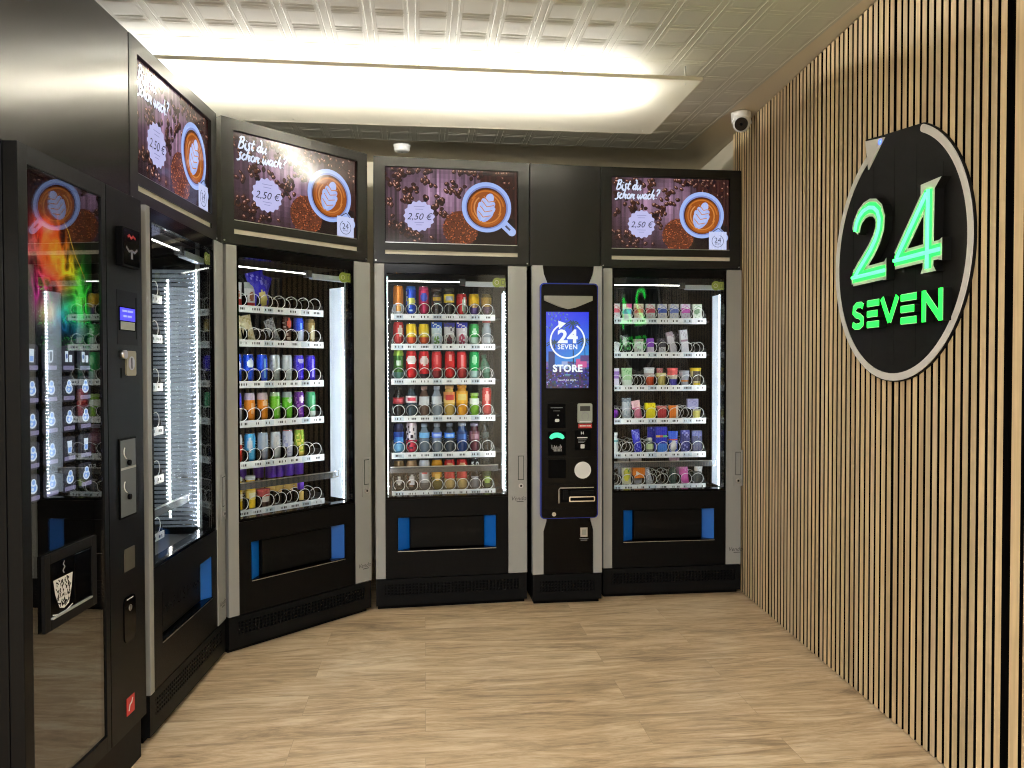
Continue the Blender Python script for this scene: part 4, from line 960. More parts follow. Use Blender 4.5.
# ------------------------------------------------------------------ illuminated sign on the slats
o0 = wall_pt(4.473, 0.0)
S = empty('wall_sign', (o0.x, o0.y, 0), math.atan2(-1.0, 0.038), 'round black wall sign reading 24 SEVEN in glowing green letters on wooden slats', 'sign')
M_board = mat('sign_board', (0.0062, 0.0062, 0.0058), 0.62, spec=0.12); M_ring = mat('sign_ring', lin((226, 224, 220)), 0.4)
KS = 1.017
def ks(p): return 4.473 - (4.473 - p[0]) * KS, 1.275 + (p[1] - 1.275) * KS
cx, cz, RO, RI = 1.727, 1.677, 0.446, 0.420
A_, B_, C_ = (1.523, 2.139), (1.662, 2.114), (1.547, 2.026)
m = MB()
pl = arc(cx, cz, RO + 0.004, R(66.5), R(66.5 - 310), 90)
poly = pl + [(A_[0] - 0.006, A_[1] + 0.008), (B_[0], B_[1] + 0.010)]
poly = poly[::-1]
m.prism(poly, -0.009, -0.001, M_board)
for s_ in (-0.30, -0.15, 0.0, 0.14, 0.29):      # joints between the boards
    h = math.sqrt(0.40 ** 2 - s_ ** 2); m.box(cx + s_ - 0.0012, cx + s_ + 0.0012, -0.0093, -0.0088, cz - h + 0.01, cz + h - 0.02, M_blackmatt)
m.build('backing_board', S)
m = MB(); ribbon_quads(m, arc(cx, cz, (RO + RI) / 2, R(66), R(66 - 310), 80), RO - RI, -0.012, -0.009, M_ring); m.cyl((cx + 0.433 * math.cos(R(66)), -0.012, cz + 0.433 * math.sin(R(66))), (cx + 0.433 * math.cos(R(66)), -0.0091, cz + 0.433 * math.sin(R(66))), 0.0125, m=M_ring, seg=18)
m.prism([C_, B_, A_], -0.0135, -0.009, M_ring); m.build('arrow_ring', S)
M_blueglint = mat('blue_glint', (0, 0, 0), 0.4, emit=(0.05, 0.12, 1.0), es=3.0)
m = MB(); m.cyl((B_[0] - 0.026, -0.0165, B_[1] - 0.010), (B_[0] - 0.026, -0.0137, B_[1] - 0.010), 0.009, m=M_blueglint, seg=14); m.build('glint_disc', S)  # blue glint at the arrow tip, made as a glowing disc
M_face = mat('sign_letter_face', (0.70, 0.74, 0.70), 0.45); M_glow = mat('green_glow', (0.02, 0.25, 0.06), 0.4, emit=(0.006, 0.55, 0.028), es=NEON * 4.2); M_core = mat('green_tube', (0.1, 0.5, 0.2), 0.4, emit=(0.030, 1.0, 0.10), es=NEON * 4.6)
def numeral(name, strokes, serifs, wf, wg, wc):
    m = MB()
    for st in strokes: ribbon_quads(m, st, wf, -0.040, -0.0095, M_face, M_board)
    for sf in serifs: m.prism(sf, -0.040, -0.0095, M_face, M_board)
    for q in range(3): pass
    o = m.build(name, S)
    g = MB()
    for st in strokes: ribbon_quads(g, st, wg, -0.0415, -0.0400, M_glow)
    g.build('glow_channel', o)
    t = MB()
    for st in strokes: t.tube([(x, -0.0430, z) for x, z in st], wc / 2, 8, M_core)
    t.build('neon_tube', o)
two = [(1.508, 1.806)] + arc(1.612, 1.812, 0.084, R(168), R(-12), 14, 0.050 + 0.006) + [(1.690, 1.768), (1.664, 1.730), (1.612, 1.690), (1.545, 1.650), (1.506, 1.622), (1.725, 1.622)]
two = [(1.510, 1.800), (1.520, 1.828), (1.542, 1.851), (1.575, 1.866), (1.612, 1.870), (1.648, 1.862), (1.676, 1.842), (1.690, 1.812), (1.686, 1.780), (1.665, 1.745), (1.630, 1.712), (1.585, 1.680), (1.540, 1.650), (1.506, 1.622)]
numeral('numeral', [two, [(1.490, 1.624), (1.728, 1.624)]], [[(1.478, 1.816), (1.526, 1.784), (1.535, 1.806), (1.488, 1.842)], [(1.712, 1.590), (1.734, 1.590), (1.734, 1.668), (1.712, 1.650)], [(1.478, 1.600), (1.50, 1.600), (1.52, 1.65), (1.478, 1.625)]], 0.064, 0.038, 0.014)
four = [[(1.984, 1.838), (1.808, 1.656)], [(1.792, 1.648), (2.058, 1.648)], [(1.994, 1.848), (1.990, 1.596)]]
numeral('numeral', four, [[(1.945, 1.842), (2.02, 1.842), (2.060, 1.874), (1.945, 1.874)], [(1.948, 1.583), (2.034, 1.583), (2.018, 1.605), (1.962, 1.605)], [(2.046, 1.618), (2.066, 1.612), (2.066, 1.684), (2.046, 1.676)]], 0.060, 0.036, 0.014)
def letter(strokes, w_=0.026):
    m = MB()
    for st in strokes: ribbon_quads(m, st, w_, -0.038, -0.0095, M_face, M_board)
    o = m.build('letter', S); g = MB()
    for st in strokes: ribbon_quads(g, st, w_ * 0.80, -0.0395, -0.038, M_glowL)
    g.build('glow_channel', o)
M_glowL = mat('green_letter_light', (0.02, 0.3, 0.08), 0.4, emit=(0.008, 0.90, 0.035), es=NEON * 2.2)
zt, zm, zb_ = 1.515, 1.476, 1.437
letter([[(1.566, 1.508), (1.550, 1.516), (1.520, 1.517), (1.498, 1.506), (1.496, 1.490), (1.512, 1.479), (1.540, 1.473), (1.560, 1.461), (1.558, 1.444), (1.538, 1.435), (1.506, 1.435), (1.486, 1.445)]], 0.024)
letter([[(1.597, zt), (1.683, zt)], [(1.597, zm), (1.672, zm)], [(1.597, zb_), (1.683, zb_)]])
letter([[(1.703, 1.526), (1.754, 1.440)], [(1.754, 1.440), (1.806, 1.526)]])
letter([[(1.828, zt), (1.924, zt)], [(1.828, zm), (1.910, zm)], [(1.828, zb_), (1.924, zb_)]])
letter([[(1.966, 1.425), (1.966, 1.527)], [(1.966, 1.518), (2.056, 1.434)], [(2.058, 1.425), (2.058, 1.527)]])
# ------------------------------------------------------------------ goods in the machines
def hsh(*a): 
    v = math.sin(sum((i + 1) * 12.9898 * x for i, x in enumerate(a))) * 43758.5453
    return v - math.floor(v)
def mixc(a, b, t): return tuple(x + (y - x) * t for x, y in zip(a, b))
def band(base, top=None, ft=0.80, low=None, fl=0.22, emb=None, e=(0.35, 0.7), ew=0.8, speck=None, ps=0.3):
    """label layout over a height fraction and a front angle"""
    def fn(f, t):
        c = base
        if top and f > ft: c = top
        if low and f < fl: c = low
        if emb and e[0] < f < e[1] and abs(t) < ew * math.sqrt(max(0.0, 1 - ((f - (e[0] + e[1]) / 2) / ((e[1] - e[0]) / 2)) ** 2)): c = emb
        if speck and hsh(round(f * 13), round(t * 4)) < ps and 0.12 < f < 0.9: c = speck
        return lin(c)
    return fn
M_lid = mat('can_lid', (0.72, 0.72, 0.73), 0.25, metal=0.9)
M_liquid = attr_mat('bottle_plastic', 0.12, spec=0.7)
def g_can(h, r, fn):
    prof = [(r * 0.76, 0), (r * 0.97, 0.010)] + [(r, 0.012 + (h - 0.032) * k / 14) for k in range(15)] + [(r * 0.86, h - 0.004), (r * 0.86, h - 0.0008)]
    m = MB(); m.lathe(prof, M_canpaint, 26, lambda z, t: fn(z / h, t)); o = m.build('drink_can')
    l = MB(); l.lathe([(r * 0.86, h - 0.0006), (r * 0.86, h + 0.0012), (r * 0.80, h + 0.0012), (r * 0.76, h - 0.001), (0.001, h - 0.001)], M_lid, 20); l.box(-0.006, 0.006, -0.012, 0.008, h - 0.001, h + 0.0006, M_lid); l.build('lid', o)
    return o
def g_bottle(h, r, liq, lab, cap, lz=(0.38, 0.66), emb=None, neck=0.36, lab2=None):
    H = h - 0.016; rn = r * neck
    zs = [(0.80, 0), (0.98, 0.02), (1.0, 0.05)] + [(1.0 if k % 3 else 0.965, 0.08 + 0.07 * k) for k in range(9)] + [(0.97, 0.70), (0.86, 0.77), (0.66, 0.84), (neck * 1.15, 0.91), (neck, 0.95), (neck, 1.0)]
    prof = [(r * a, H * b) for a, b in zs]
    m = MB(); m.lathe(prof, M_liquid, 22, lambda z, t: lin(liq)); o = m.build('drink_bottle')
    l = MB(); k = 8; l.lathe([(r * 1.012, H * (lz[0] + (lz[1] - lz[0]) * i / k)) for i in range(k + 1)], M_paint, 24, lambda z, t: lin(emb if emb and abs(t) < 0.75 and abs((z / H - (lz[0] + lz[1]) / 2) / (lz[1] - lz[0])) < 0.30 else (lab2 if lab2 and z / H < lz[0] + (lz[1] - lz[0]) * 0.35 else lab)), close=False); l.build('label', o)
    c = MB(); c.lathe([(rn * 1.2, H * 0.975), (rn * 1.22, h - 0.002), (rn * 1.05, h)], M_paint, 16, lambda z, t: lin(cap)); c.build('cap', o)
    return o
def g_pouch(w, h, d, fn, crimp=0.06):
    """pillow pack, filled in the middle and flat at the crimped ends"""
    nx, nz = 12, 16; m = MB(); n = len(m.v); y0 = -d / 2
    def pt(i, j, s_):
        a, b = i / nx, j / nz; q = max(0.0, math.sin(PI * min(1, max(0, (b - crimp) / (1 - 2 * crimp))))) ** 0.6 * max(0.0, math.sin(PI * a)) ** 0.55
        wob = 0.012 * h * math.sin(7 * a + 9 * b) * q
        return ((a - 0.5) * w * (1 - 0.07 * math.sin(PI * b)), s_ * (d / 2 * q + 0.0006) + wob * 0.3, b * h)
    for s_ in (-1, 1):
        n = len(m.v)
        for j in range(nz + 1):
            for i in range(nx + 1): m.v.append(pt(i, j, s_))
        for j in range(nz):
            for i in range(nx):
                q = [n + j * (nx + 1) + i, n + j * (nx + 1) + i + 1, n + (j + 1) * (nx + 1) + i + 1, n + (j + 1) * (nx + 1) + i]
                m.face(q if s_ < 0 else q[::-1], M_paint, lin(fn((i + 0.5) / nx, (j + 0.5) / nz)), True)
    return m.build('snack_pouch')
def g_carton(w, h, d, fn, name='carton', flap=True):
    m = MB(); nx, nz = 8, 12; e = 0.0012
    m.box(-w / 2, w / 2, -d / 2 + 0.0004, d / 2, 0, h, M_paint, e, lin(fn(0.5, 0.97)))
    for i in range(nx):
        for j in range(nz):
            a0, a1, b0, b1 = i / nx, (i + 1) / nx, j / nz, (j + 1) / nz
            P = lambda a, b: (-w / 2 + e + a * (w - 2 * e), -d / 2, e + b * (h - 2 * e))
            p0, p1 = P(a0, b0), P(a1, b1); m.quad([(p0[0], p0[1], p0[2]), (p1[0], p0[1], p0[2]), (p1[0], p0[1], p1[2]), (p0[0], p0[1], p1[2])], M_paint, lin(fn((a0 + a1) / 2, (b0 + b1) / 2)))
    return m.build(name)
def g_tub(h, r, fn, name='snack_tub', taper=0.9):
    m = MB(); m.lathe([(r * taper * 0.96, 0), (r * taper, 0.004)] + [(r * (taper + (1 - taper) * k / 8), 0.004 + (h - 0.012) * k / 8) for k in range(1, 9)], M_paint, 24, lambda z, t: fn(z / h, t)); o = m.build(name)
    l = MB(); l.lathe([(r * 1.05, h - 0.008), (r * 1.05, h - 0.001), (r * 0.9, h)], M_paint, 24, lambda z, t: fn(0.99, t)); l.build('lid', o); return o
def g_ball(r, fn, name='sweet_ball'):
    m = MB(); m.lathe([(r * math.sin(PI * k / 12) + 0.0004, r - r * math.cos(PI * k / 12)) for k in range(13)], M_paint, 22, lambda z, t: fn(z / (2 * r), t)); o = m.build(name)
    s_ = MB(); s_.tube([(0, 0, 2 * r - 0.001), (0.004, 0, 2 * r + 0.008), (-0.003, 0, 2 * r + 0.014)], 0.002, 6, M_paint, lin((200, 190, 210))); s_.build('twist', o); return o
def face(base, top=None, ft=0.5, stripe=None, s=(0.15, 0.3), emb=None, ec=(0.5, 0.55), er=0.28, speck=None, ps=0.25, low=None, fl=0.25):
    def fn(a, b):
        c = base
        if top and b > ft: c = top
        if low and b < fl: c = low
        if stripe and s[0] < b < s[1]: c = stripe
        if emb and math.hypot(a - ec[0], (b - ec[1]) * 1.2) < er: c = emb
        if speck and 0.08 < a < 0.92 and hsh(round(a * 9), round(b * 13)) < ps: c = speck
        return c
    return fn
SHELF = ['top', 'second', 'third', 'fourth', 'fifth', 'bottom']
WHERE = {'side': 'edge-on machine', 'angled': 'angled corner machine', 'drinks': 'drinks machine', 'slat': 'machine beside slat wall'}
GROUP = {'side': 'goods in the edge-on machine', 'angled': 'goods in the angled machine', 'drinks': 'drinks beside the kiosk', 'slat': 'small goods beside the slat wall'}
def put(o, mach, shelf, slot, label, cat, rad, back=0.0, lean=0.0, tip=0.0, yaw=0.0, du=0.0, dz=0.0):
    pos, ang, zs = MACH[mach]
    u = slot_u(slot) + du; v = VS + 0.032 + rad + back; z = zs[shelf] + 0.0125 + dz
    o.location = (pos[0] + u * math.cos(ang) - v * math.sin(ang), pos[1] + u * math.sin(ang) + v * math.cos(ang), z)
    o.rotation_euler = (R(lean), R(tip), ang + R(yaw))
    tag(o, f'{label}, {SHELF[shelf]} shelf of {WHERE[mach]}', cat, GROUP[mach]); return o
def can(ma, sh, sl, label, h, r, fn, **k): return put(g_can(h, r, fn), ma, sh, sl, label, 'can', r, **k)
def bot(ma, sh, sl, label, h, r, liq, lab, cap, lz=(0.38, 0.66), emb=None, neck=0.36, lab2=None, **k): return put(g_bottle(h, r, liq, lab, cap, lz, emb, neck, lab2), ma, sh, sl, label, 'bottle', r, **k)
def pou(ma, sh, sl, label, w_, h, d, fn, **k): return put(g_pouch(w_, h, d, fn), ma, sh, sl, label, 'packet', d / 2, **k)
def box(ma, sh, sl, label, w_, h, d, fn, **k): return put(g_carton(w_, h, d, fn), ma, sh, sl, label, 'box', d / 2, **k)
WH, SV, BK, RD, YL, OR, GN, BL, PU, PK = (225, 226, 228), (176, 182, 190), (22, 22, 26), (206, 26, 30), (240, 200, 30), (236, 128, 30), (90, 190, 50), (24, 80, 220), (90, 40, 170), (220, 60, 120)
# --- drinks machine
D = 'drinks'
can(D, 0, 0, 'tall orange can with white foot', .165, .029, band((226, 130, 36), low=WH, fl=.36, emb=(240, 170, 90), e=(.1, .34), ew=.5))
can(D, 0, 1, 'tall blue can with yellow splash', .163, .029, band((20, 76, 214), emb=(220, 226, 120), e=(.34, .62), ew=.9, top=(60, 130, 230), ft=.86, speck=(180, 220, 250), ps=.10))
can(D, 0, 2, 'tall pink can with blue emblem', .162, .029, band((206, 40, 96), emb=(60, 80, 200), e=(.46, .78), ew=.8, top=(226, 80, 130), ft=.88))
bot(D, 0, 3, 'dark brown bottle with yellow roundel', .156, .030, (40, 26, 20), (46, 34, 28), (60, 44, 30), (.52, .80), (214, 170, 40), .8)
bot(D, 0, 4, 'dark bottle with yellow and silver roundel', .156, .030, (36, 30, 22), (224, 196, 30), (60, 60, 40), (.52, .86), (170, 174, 186), .8)
can(D, 0, 5, 'short red can with white side panel', .124, .031, band((196, 24, 30), emb=(226, 226, 226), e=(.1, .85), ew=.55, top=(214, 60, 60), ft=.88), yaw=28)
can(D, 0, 6, 'short can, yellow above and purple below', .124, .031, band((238, 190, 26), low=(88, 66, 130), fl=.46, top=(248, 214, 60), ft=.84, emb=(220, 180, 120), e=(.36, .56), ew=.7))
can(D, 0, 7, 'short dim gold can with plum foot', .124, .031, band((160, 124, 34), low=(72, 36, 66), fl=.44, top=(90, 74, 30), ft=.86))
can(D, 1, 0, 'red and silver can at the end', .128, .030, band((196, 44, 44), emb=(226, 200, 196), e=(.34, .86), ew=.45, low=(190, 50, 50), fl=.4), yaw=20)
can(D, 1, 1, 'yellow can with orange foot beside the red can', .118, .030, band((242, 204, 20), low=(232, 84, 30), fl=.38, emb=(250, 226, 110), e=(.42, .62), ew=.9))
can(D, 1, 2, 'yellow can with orange foot beside the blue pouch', .118, .030, band((238, 202, 24), low=(226, 92, 36), fl=.38, emb=(246, 224, 120), e=(.42, .62), ew=.9))
pou(D, 1, 3, 'blue and white drink pouch with green fruit', .062, .128, .036, face((196, 216, 226), top=(40, 96, 214), ft=.72, emb=(120, 170, 90), ec=(.5, .2), er=.25, speck=(230, 240, 246), ps=.2))
pou(D, 1, 4, 'white drink pouch with dark berries beside the blue pouch', .062, .126, .036, face((206, 204, 206), top=(66, 64, 160), ft=.82, emb=(110, 40, 60), ec=(.5, .2), er=.26, speck=(90, 84, 96), ps=.2))
pou(D, 1, 5, 'white drink pouch with pink berries and blue top', .066, .128, .036, face((214, 206, 214), top=(60, 64, 190), ft=.74, emb=(190, 70, 110), ec=(.5, .24), er=.28, speck=(236, 226, 236), ps=.2))
can(D, 1, 6, 'pale green can with white foot', .120, .029, band((70, 186, 96), low=(190, 222, 206), fl=.36, emb=(200, 236, 210), e=(.45, .8), ew=.4))
bot(D, 1, 7, 'clear silver bottle with dark red neck', .146, .028, (150, 160, 166), (196, 200, 206), (150, 20, 36), (.10, .34), None, .72)
can(D, 2, 0, 'tall green can with lime top', .162, .029, band((66, 122, 48), top=(160, 200, 70), ft=.8, emb=(210, 226, 210), e=(.45, .66), ew=.5, low=(90, 140, 130), fl=.24))
can(D, 2, 1, 'red cola can with bold white script', .160, .030, band((212, 16, 22), emb=(244, 236, 236), e=(.52, .84), ew=1.1, top=(214, 40, 40), ft=.87))
can(D, 2, 2, 'red cola can with white and dark script', .158, .030, band((206, 24, 30), emb=(236, 214, 212), e=(.5, .82), ew=.9, low=(60, 40, 46), fl=.2))
can(D, 2, 3, 'plain red cola can, fourth in its row', .156, .029, band((212, 44, 48), low=(150, 40, 46), fl=.3, emb=(226, 110, 110), e=(.5, .86), ew=.3))
can(D, 2, 4, 'deep red cola can behind a wide gap', .158, .030, band((204, 14, 18), emb=(236, 150, 150), e=(.6, .9), ew=.24), du=.004)
can(D, 2, 5, 'red cola can tapering beside the green can', .157, .029, band((214, 40, 44), low=(200, 60, 60), fl=.35, emb=(232, 150, 150), e=(.3, .9), ew=.22))
can(D, 2, 6, 'bright green can with white foot', .156, .029, band((30, 178, 92), low=(186, 220, 214), fl=.30, emb=(160, 230, 180), e=(.55, .85), ew=.6))
bot(D, 2, 7, 'dark green bottle lying back', .140, .026, (40, 96, 74), (60, 116, 92), (40, 90, 70), (.3, .6), None, .5, tip=-7)
bot(D, 3, 0, 'black cola bottle with dark red label', .170, .032, (20, 16, 18), (150, 26, 36), (20, 20, 22), (.46, .68), (190, 70, 80), .5)
bot(D, 3, 1, 'cola bottle with white and red label', .174, .032, (44, 66, 76), (216, 208, 212), (30, 28, 30), (.48, .72), (206, 60, 84), .5)
bot(D, 3, 2, 'clear bottle with white label over brown tea', .168, .029, (110, 84, 72), (206, 208, 212), (150, 120, 110), (.40, .72), None, .5)
bot(D, 3, 3, 'clear water bottle with plain white label', .168, .029, (140, 152, 166), (204, 212, 220), (160, 170, 186), (.44, .72), None, .5)
bot(D, 3, 4, 'yellow and red patterned juice bottle', .172, .033, (206, 170, 84), (216, 140, 70), (196, 150, 90), (.46, .86), (206, 60, 50), .62, (226, 190, 110))
bot(D, 3, 5, 'orange juice bottle with pale lower label', .174, .034, (232, 160, 36), (238, 176, 44), (226, 150, 40), (.44, .88), (226, 200, 110), .66)
bot(D, 3, 6, 'small green bottle with white label', .128, .028, (126, 184, 46), (226, 236, 226), (160, 200, 110), (.56, .86), None, .7)
can(D, 3, 7, 'slim red can with pale red script', .158, .027, band((206, 50, 50), emb=(236, 160, 150), e=(.35, .9), ew=.4, low=(200, 70, 66), fl=.3))
can(D, 4, 0, 'tall dark blue can fading to light blue', .166, .031, band((30, 70, 160), top=(24, 30, 70), ft=.72, low=(120, 190, 236), fl=.32, emb=(60, 140, 220), e=(.3, .56), ew=.9))
can(D, 4, 1, 'tall white can with black pattern and red middle', .170, .031, band((226, 216, 222), speck=(60, 50, 64), ps=.20, low=(226, 60, 90), fl=.42, top=(226, 206, 216), ft=.86))
bot(D, 4, 2, 'water bottle with pale blue label', .162, .029, (110, 128, 146), (110, 186, 240), (150, 166, 186), (.56, .76), None, .5)
bot(D, 4, 3, 'water bottle with blue and white label', .162, .029, (112, 124, 140), (86, 130, 240), (150, 160, 176), (.56, .76), (180, 206, 250), .5)
bot(D, 4, 4, 'dark water bottle with bright blue label', .162, .029, (60, 70, 84), (60, 140, 250), (120, 130, 146), (.54, .74), (170, 210, 250), .5)
bot(D, 4, 5, 'dark blue bottle with navy label', .164, .031, (28, 66, 130), (24, 56, 118), (170, 180, 200), (.4, .76), (40, 90, 160), .6)
bot(D, 4, 6, 'maroon bottle with mottled label', .162, .031, (86, 34, 48), (110, 56, 70), (150, 140, 160), (.4, .78), (150, 110, 120), .6)
bot(D, 4, 7, 'slim black bottle with grey label', .172, .022, (18, 18, 20), (60, 70, 70), (20, 20, 22), (.5, .7), None, .5, tip=-6)
can(D, 5, 0, 'black can with tan top and white swirl', .168, .031, band((20, 20, 24), top=(136, 108, 70), ft=.64, emb=(206, 210, 214), e=(.16, .46), ew=.4))
can(D, 5, 1, 'black can with tan printed top', .168, .031, band((18, 18, 22), top=(170, 136, 100), ft=.64, emb=(214, 216, 220), e=(.12, .56), ew=.5, speck=(120, 80, 60), ps=.08))
can(D, 5, 2, 'white and silver can', .170, .031, band((190, 196, 204), top=(206, 212, 224), ft=.64, low=(120, 120, 124), fl=.25, emb=(206, 90, 90), e=(.52, .62), ew=.5))
can(D, 5, 3, 'gold can with olive foot', .170, .031, band((226, 160, 24), low=(110, 100, 30), fl=.42, emb=(244, 200, 90), e=(.3, .56), ew=.5))
can(D, 5, 4, 'red beer can with beige crest beside the gold can', .170, .031, band((196, 30, 30), emb=(226, 180, 130), e=(.62, .90), ew=.8, low=(206, 176, 110), fl=.34))
can(D, 5, 5, 'red beer can with beige crest beside the black can', .170, .031, band((202, 38, 34), emb=(228, 186, 140), e=(.62, .90), ew=.8, low=(200, 170, 106), fl=.34))
o = can(D, 5, 6, 'black beer can with white figures 5,0', .170, .031, band((16, 16, 18), low=(120, 120, 128), fl=.3, emb=(150, 150, 160), e=(.30, .44), ew=.7))
m = MB(); put_text(m, '5,0', 0, 0.140, -0.0318, 0.036, M_wht, bold=.001); m.build('figures', o)
can(D, 5, 7, 'dark olive green can', .168, .031, band((56, 70, 40), top=(30, 34, 26), ft=.66, emb=(150, 176, 84), e=(.18, .44), ew=.7))
# --- angled corner machine
A = 'angled'
pou(A, 0, 1, 'white and red snack bag half behind the post', .058, .118, .034, face(WH, low=(206, 60, 50), fl=.3, emb=(190, 120, 90), ec=(.5, .5), er=.2))
pou(A, 0, 2, 'white snack bag with brown biscuit picture', .060, .122, .036, face((214, 214, 214), low=(206, 50, 44), fl=.16, emb=(150, 90, 60), ec=(.55, .42), er=.24, top=(170, 178, 176), ft=.78))
pou(A, 0, 3, 'large blue chips bag with yellow window', .100, .185, .050, face((34, 24, 190), emb=(228, 214, 130), ec=(.55, .26), er=.26, speck=(150, 150, 240), ps=.16, low=(90, 40, 110), fl=.06), tip=-16, du=.006)
pou(A, 0, 3, 'second blue chips bag leaning behind the large one', .095, .180, .044, face((38, 26, 176), emb=(150, 150, 226), ec=(.5, .7), er=.22, speck=(110, 110, 226), ps=.14), tip=14, back=.07, du=.012)
pou(A, 1, 1, 'cream snack bag half behind the post', .060, .120, .032, face((230, 220, 186), speck=(206, 190, 140), ps=.2), tip=-6)
pou(A, 1, 2, 'cream snack bag slumped against its coil', .062, .128, .032, face((226, 216, 184), speck=(200, 186, 130), ps=.25), tip=-14)
pou(A, 1, 4, 'silver grey pouch slumped sideways', .056, .120, .026, face((150, 154, 162), speck=(96, 100, 108), ps=.35), tip=-22)
can(A, 1, 5, 'brown can with red and white top', .128, .0265, band((70, 34, 30), emb=(214, 90, 70), e=(.58, .92), ew=.5, speck=(190, 170, 160), ps=.06))
can(A, 1, 6, 'bright blue can with white lower half', .128, .0265, band((24, 70, 226), low=(206, 214, 240), fl=.45, emb=(120, 170, 250), e=(.5, .8), ew=.3))
can(A, 1, 7, 'gold can with cream side', .124, .0265, band((150, 126, 70), emb=(214, 204, 170), e=(.05, .75), ew=.5, top=(120, 100, 50), ft=.86))
can(A, 2, 1, 'blue can cut off by the post', .134, .0265, band((30, 90, 226), emb=WH, e=(.4, .75), ew=.5))
can(A, 2, 2, 'blue can with white star', .134, .0265, band((20, 84, 236), emb=(226, 240, 255), e=(.5, .84), ew=.7), du=-.006)
can(A, 2, 3, 'clear blue can beside the silver cans', .134, .0265, band((14, 80, 236), emb=(120, 180, 250), e=(.1, .9), ew=.22))
can(A, 2, 4, 'silver can beside the blue can', .134, .0265, band((190, 200, 206), speck=(150, 160, 166), ps=.15, low=(160, 170, 172), fl=.3))
can(A, 2, 5, 'silver can beside the purple cans', .134, .0265, band((196, 206, 212), low=(176, 186, 190), fl=.3))
can(A, 2, 6, 'violet blue can with white logo', .134, .0265, band((52, 30, 206), emb=(190, 190, 240), e=(.66, .9), ew=.7, speck=(100, 80, 226), ps=.12))
can(A, 2, 7, 'violet blue can at the shelf end', .134, .0265, band((46, 26, 200), emb=(150, 140, 240), e=(.1, .9), ew=.25))
can(A, 3, 1, 'blue and white can beside the post', .136, .0265, band((60, 60, 190), low=(214, 214, 226), fl=.45))
can(A, 3, 2, 'orange can with silver top', .136, .0265, band((236, 140, 30), top=(190, 176, 200), ft=.72, emb=(246, 190, 130), e=(.2, .68), ew=.25))
can(A, 3, 3, 'orange can beside the first green can', .136, .0265, band((230, 140, 26), top=(200, 180, 190), ft=.74, emb=(244, 200, 150), e=(.5, .72), ew=.5))
can(A, 3, 4, 'lime green can beside the orange cans', .136, .0265, band((104, 200, 40), top=(170, 200, 160), ft=.84, emb=(160, 224, 110), e=(.1, .8), ew=.25))
can(A, 3, 5, 'lime green can beside the purple can', .136, .0265, band((100, 196, 46), top=(160, 170, 176), ft=.82, emb=(190, 220, 180), e=(.55, .8), ew=.4))
can(A, 3, 6, 'purple can with white splash', .136, .0265, band((104, 36, 150), emb=(224, 206, 230), e=(.58, .84), ew=.55, speck=(160, 90, 200), ps=.1))
can(A, 3, 7, 'teal green can with white foot', .134, .0265, band((70, 176, 120), low=(214, 230, 220), fl=.24, emb=(150, 216, 180), e=(.3, .9), ew=.3))
can(A, 4, 1, 'red and white can beside the post', .134, .0265, band((206, 60, 50), top=(214, 214, 220), ft=.66))
can(A, 4, 2, 'sky blue can with pale side', .136, .0265, band((70, 176, 236), emb=(200, 214, 230), e=(.3, .9), ew=.4), yaw=-30)
can(A, 4, 3, 'pale grey blue can', .136, .0265, band((170, 186, 206), low=(140, 150, 176), fl=.3))
can(A, 4, 4, 'white silver can with grey foot', .136, .0265, band((200, 208, 216), low=(190, 200, 206), fl=.3, emb=(220, 226, 230), e=(.5, .9), ew=.4))
can(A, 4, 5, 'white lilac can with thin red top', .140, .0265, band((200, 204, 230), top=(214, 90, 100), ft=.93, speck=(160, 166, 210), ps=.12))
can(A, 4, 6, 'yellow green patterned can', .140, .0265, band((150, 186, 60), speck=(226, 216, 100), ps=.4, top=(196, 130, 60), ft=.94, low=(210, 186, 80), fl=.2))
for k, (sl, dd) in enumerate(((0, 'behind the post'), (1, 'beside the post'), (2, 'next to the round cake pack'))):
    bot(A, 5, sl, f'yellow white-capped bottle {dd}', .160, .024, (232, 190, 40), (236, 210, 110), WH, (.30, .62), (240, 232, 200), .82)
put(g_tub(.085, .032, lambda f, t: lin((206, 80, 80) if f > .62 else ((206, 200, 196) if f > .3 else (60, 40, 36)))), A, 5, 3, 'round cake pack with red and white top', 'pack', .032, du=.004)
def shot(h, r, capz):
    m = MB(); m.lathe([(r * .9, 0), (r, .004), (r, h * .52), (r * .62, h * .62), (r * .62, h * .66)], M_liquid, 20, lambda z, t: lin((226, 190, 110) if .2 < z / h < .5 else (70, 40, 26))); o = m.build('shot_bottle')
    c = MB(); c.lathe([(r * capz, h * .62), (r * (capz + .02), h * .97), (r * capz * .9, h)], M_paint, 20, lambda z, t: lin((112, 60, 214))); c.build('cap', o); return o
put(shot(.096, .016, 1.05), A, 5, 6, 'small amber shot bottle with purple cap', 'bottle', .016)
for k, (sl, bk, du, tx) in enumerate(((3, .22, .01, 'beside the yellow bottles'), (4, .17, .01, 'second in its row'), (5, .13, -.015, 'third in its row'), (5, .13, .03, 'fourth in its row'), (6, .13, .02, 'fifth in its row'), (7, .13, .012, 'last in its row'))):
    o = put(shot(.192, .027, 1.02), A, 5, sl, f'purple-capped bottle behind the lift rail, {tx}', 'bottle', .027, back=bk, du=du)
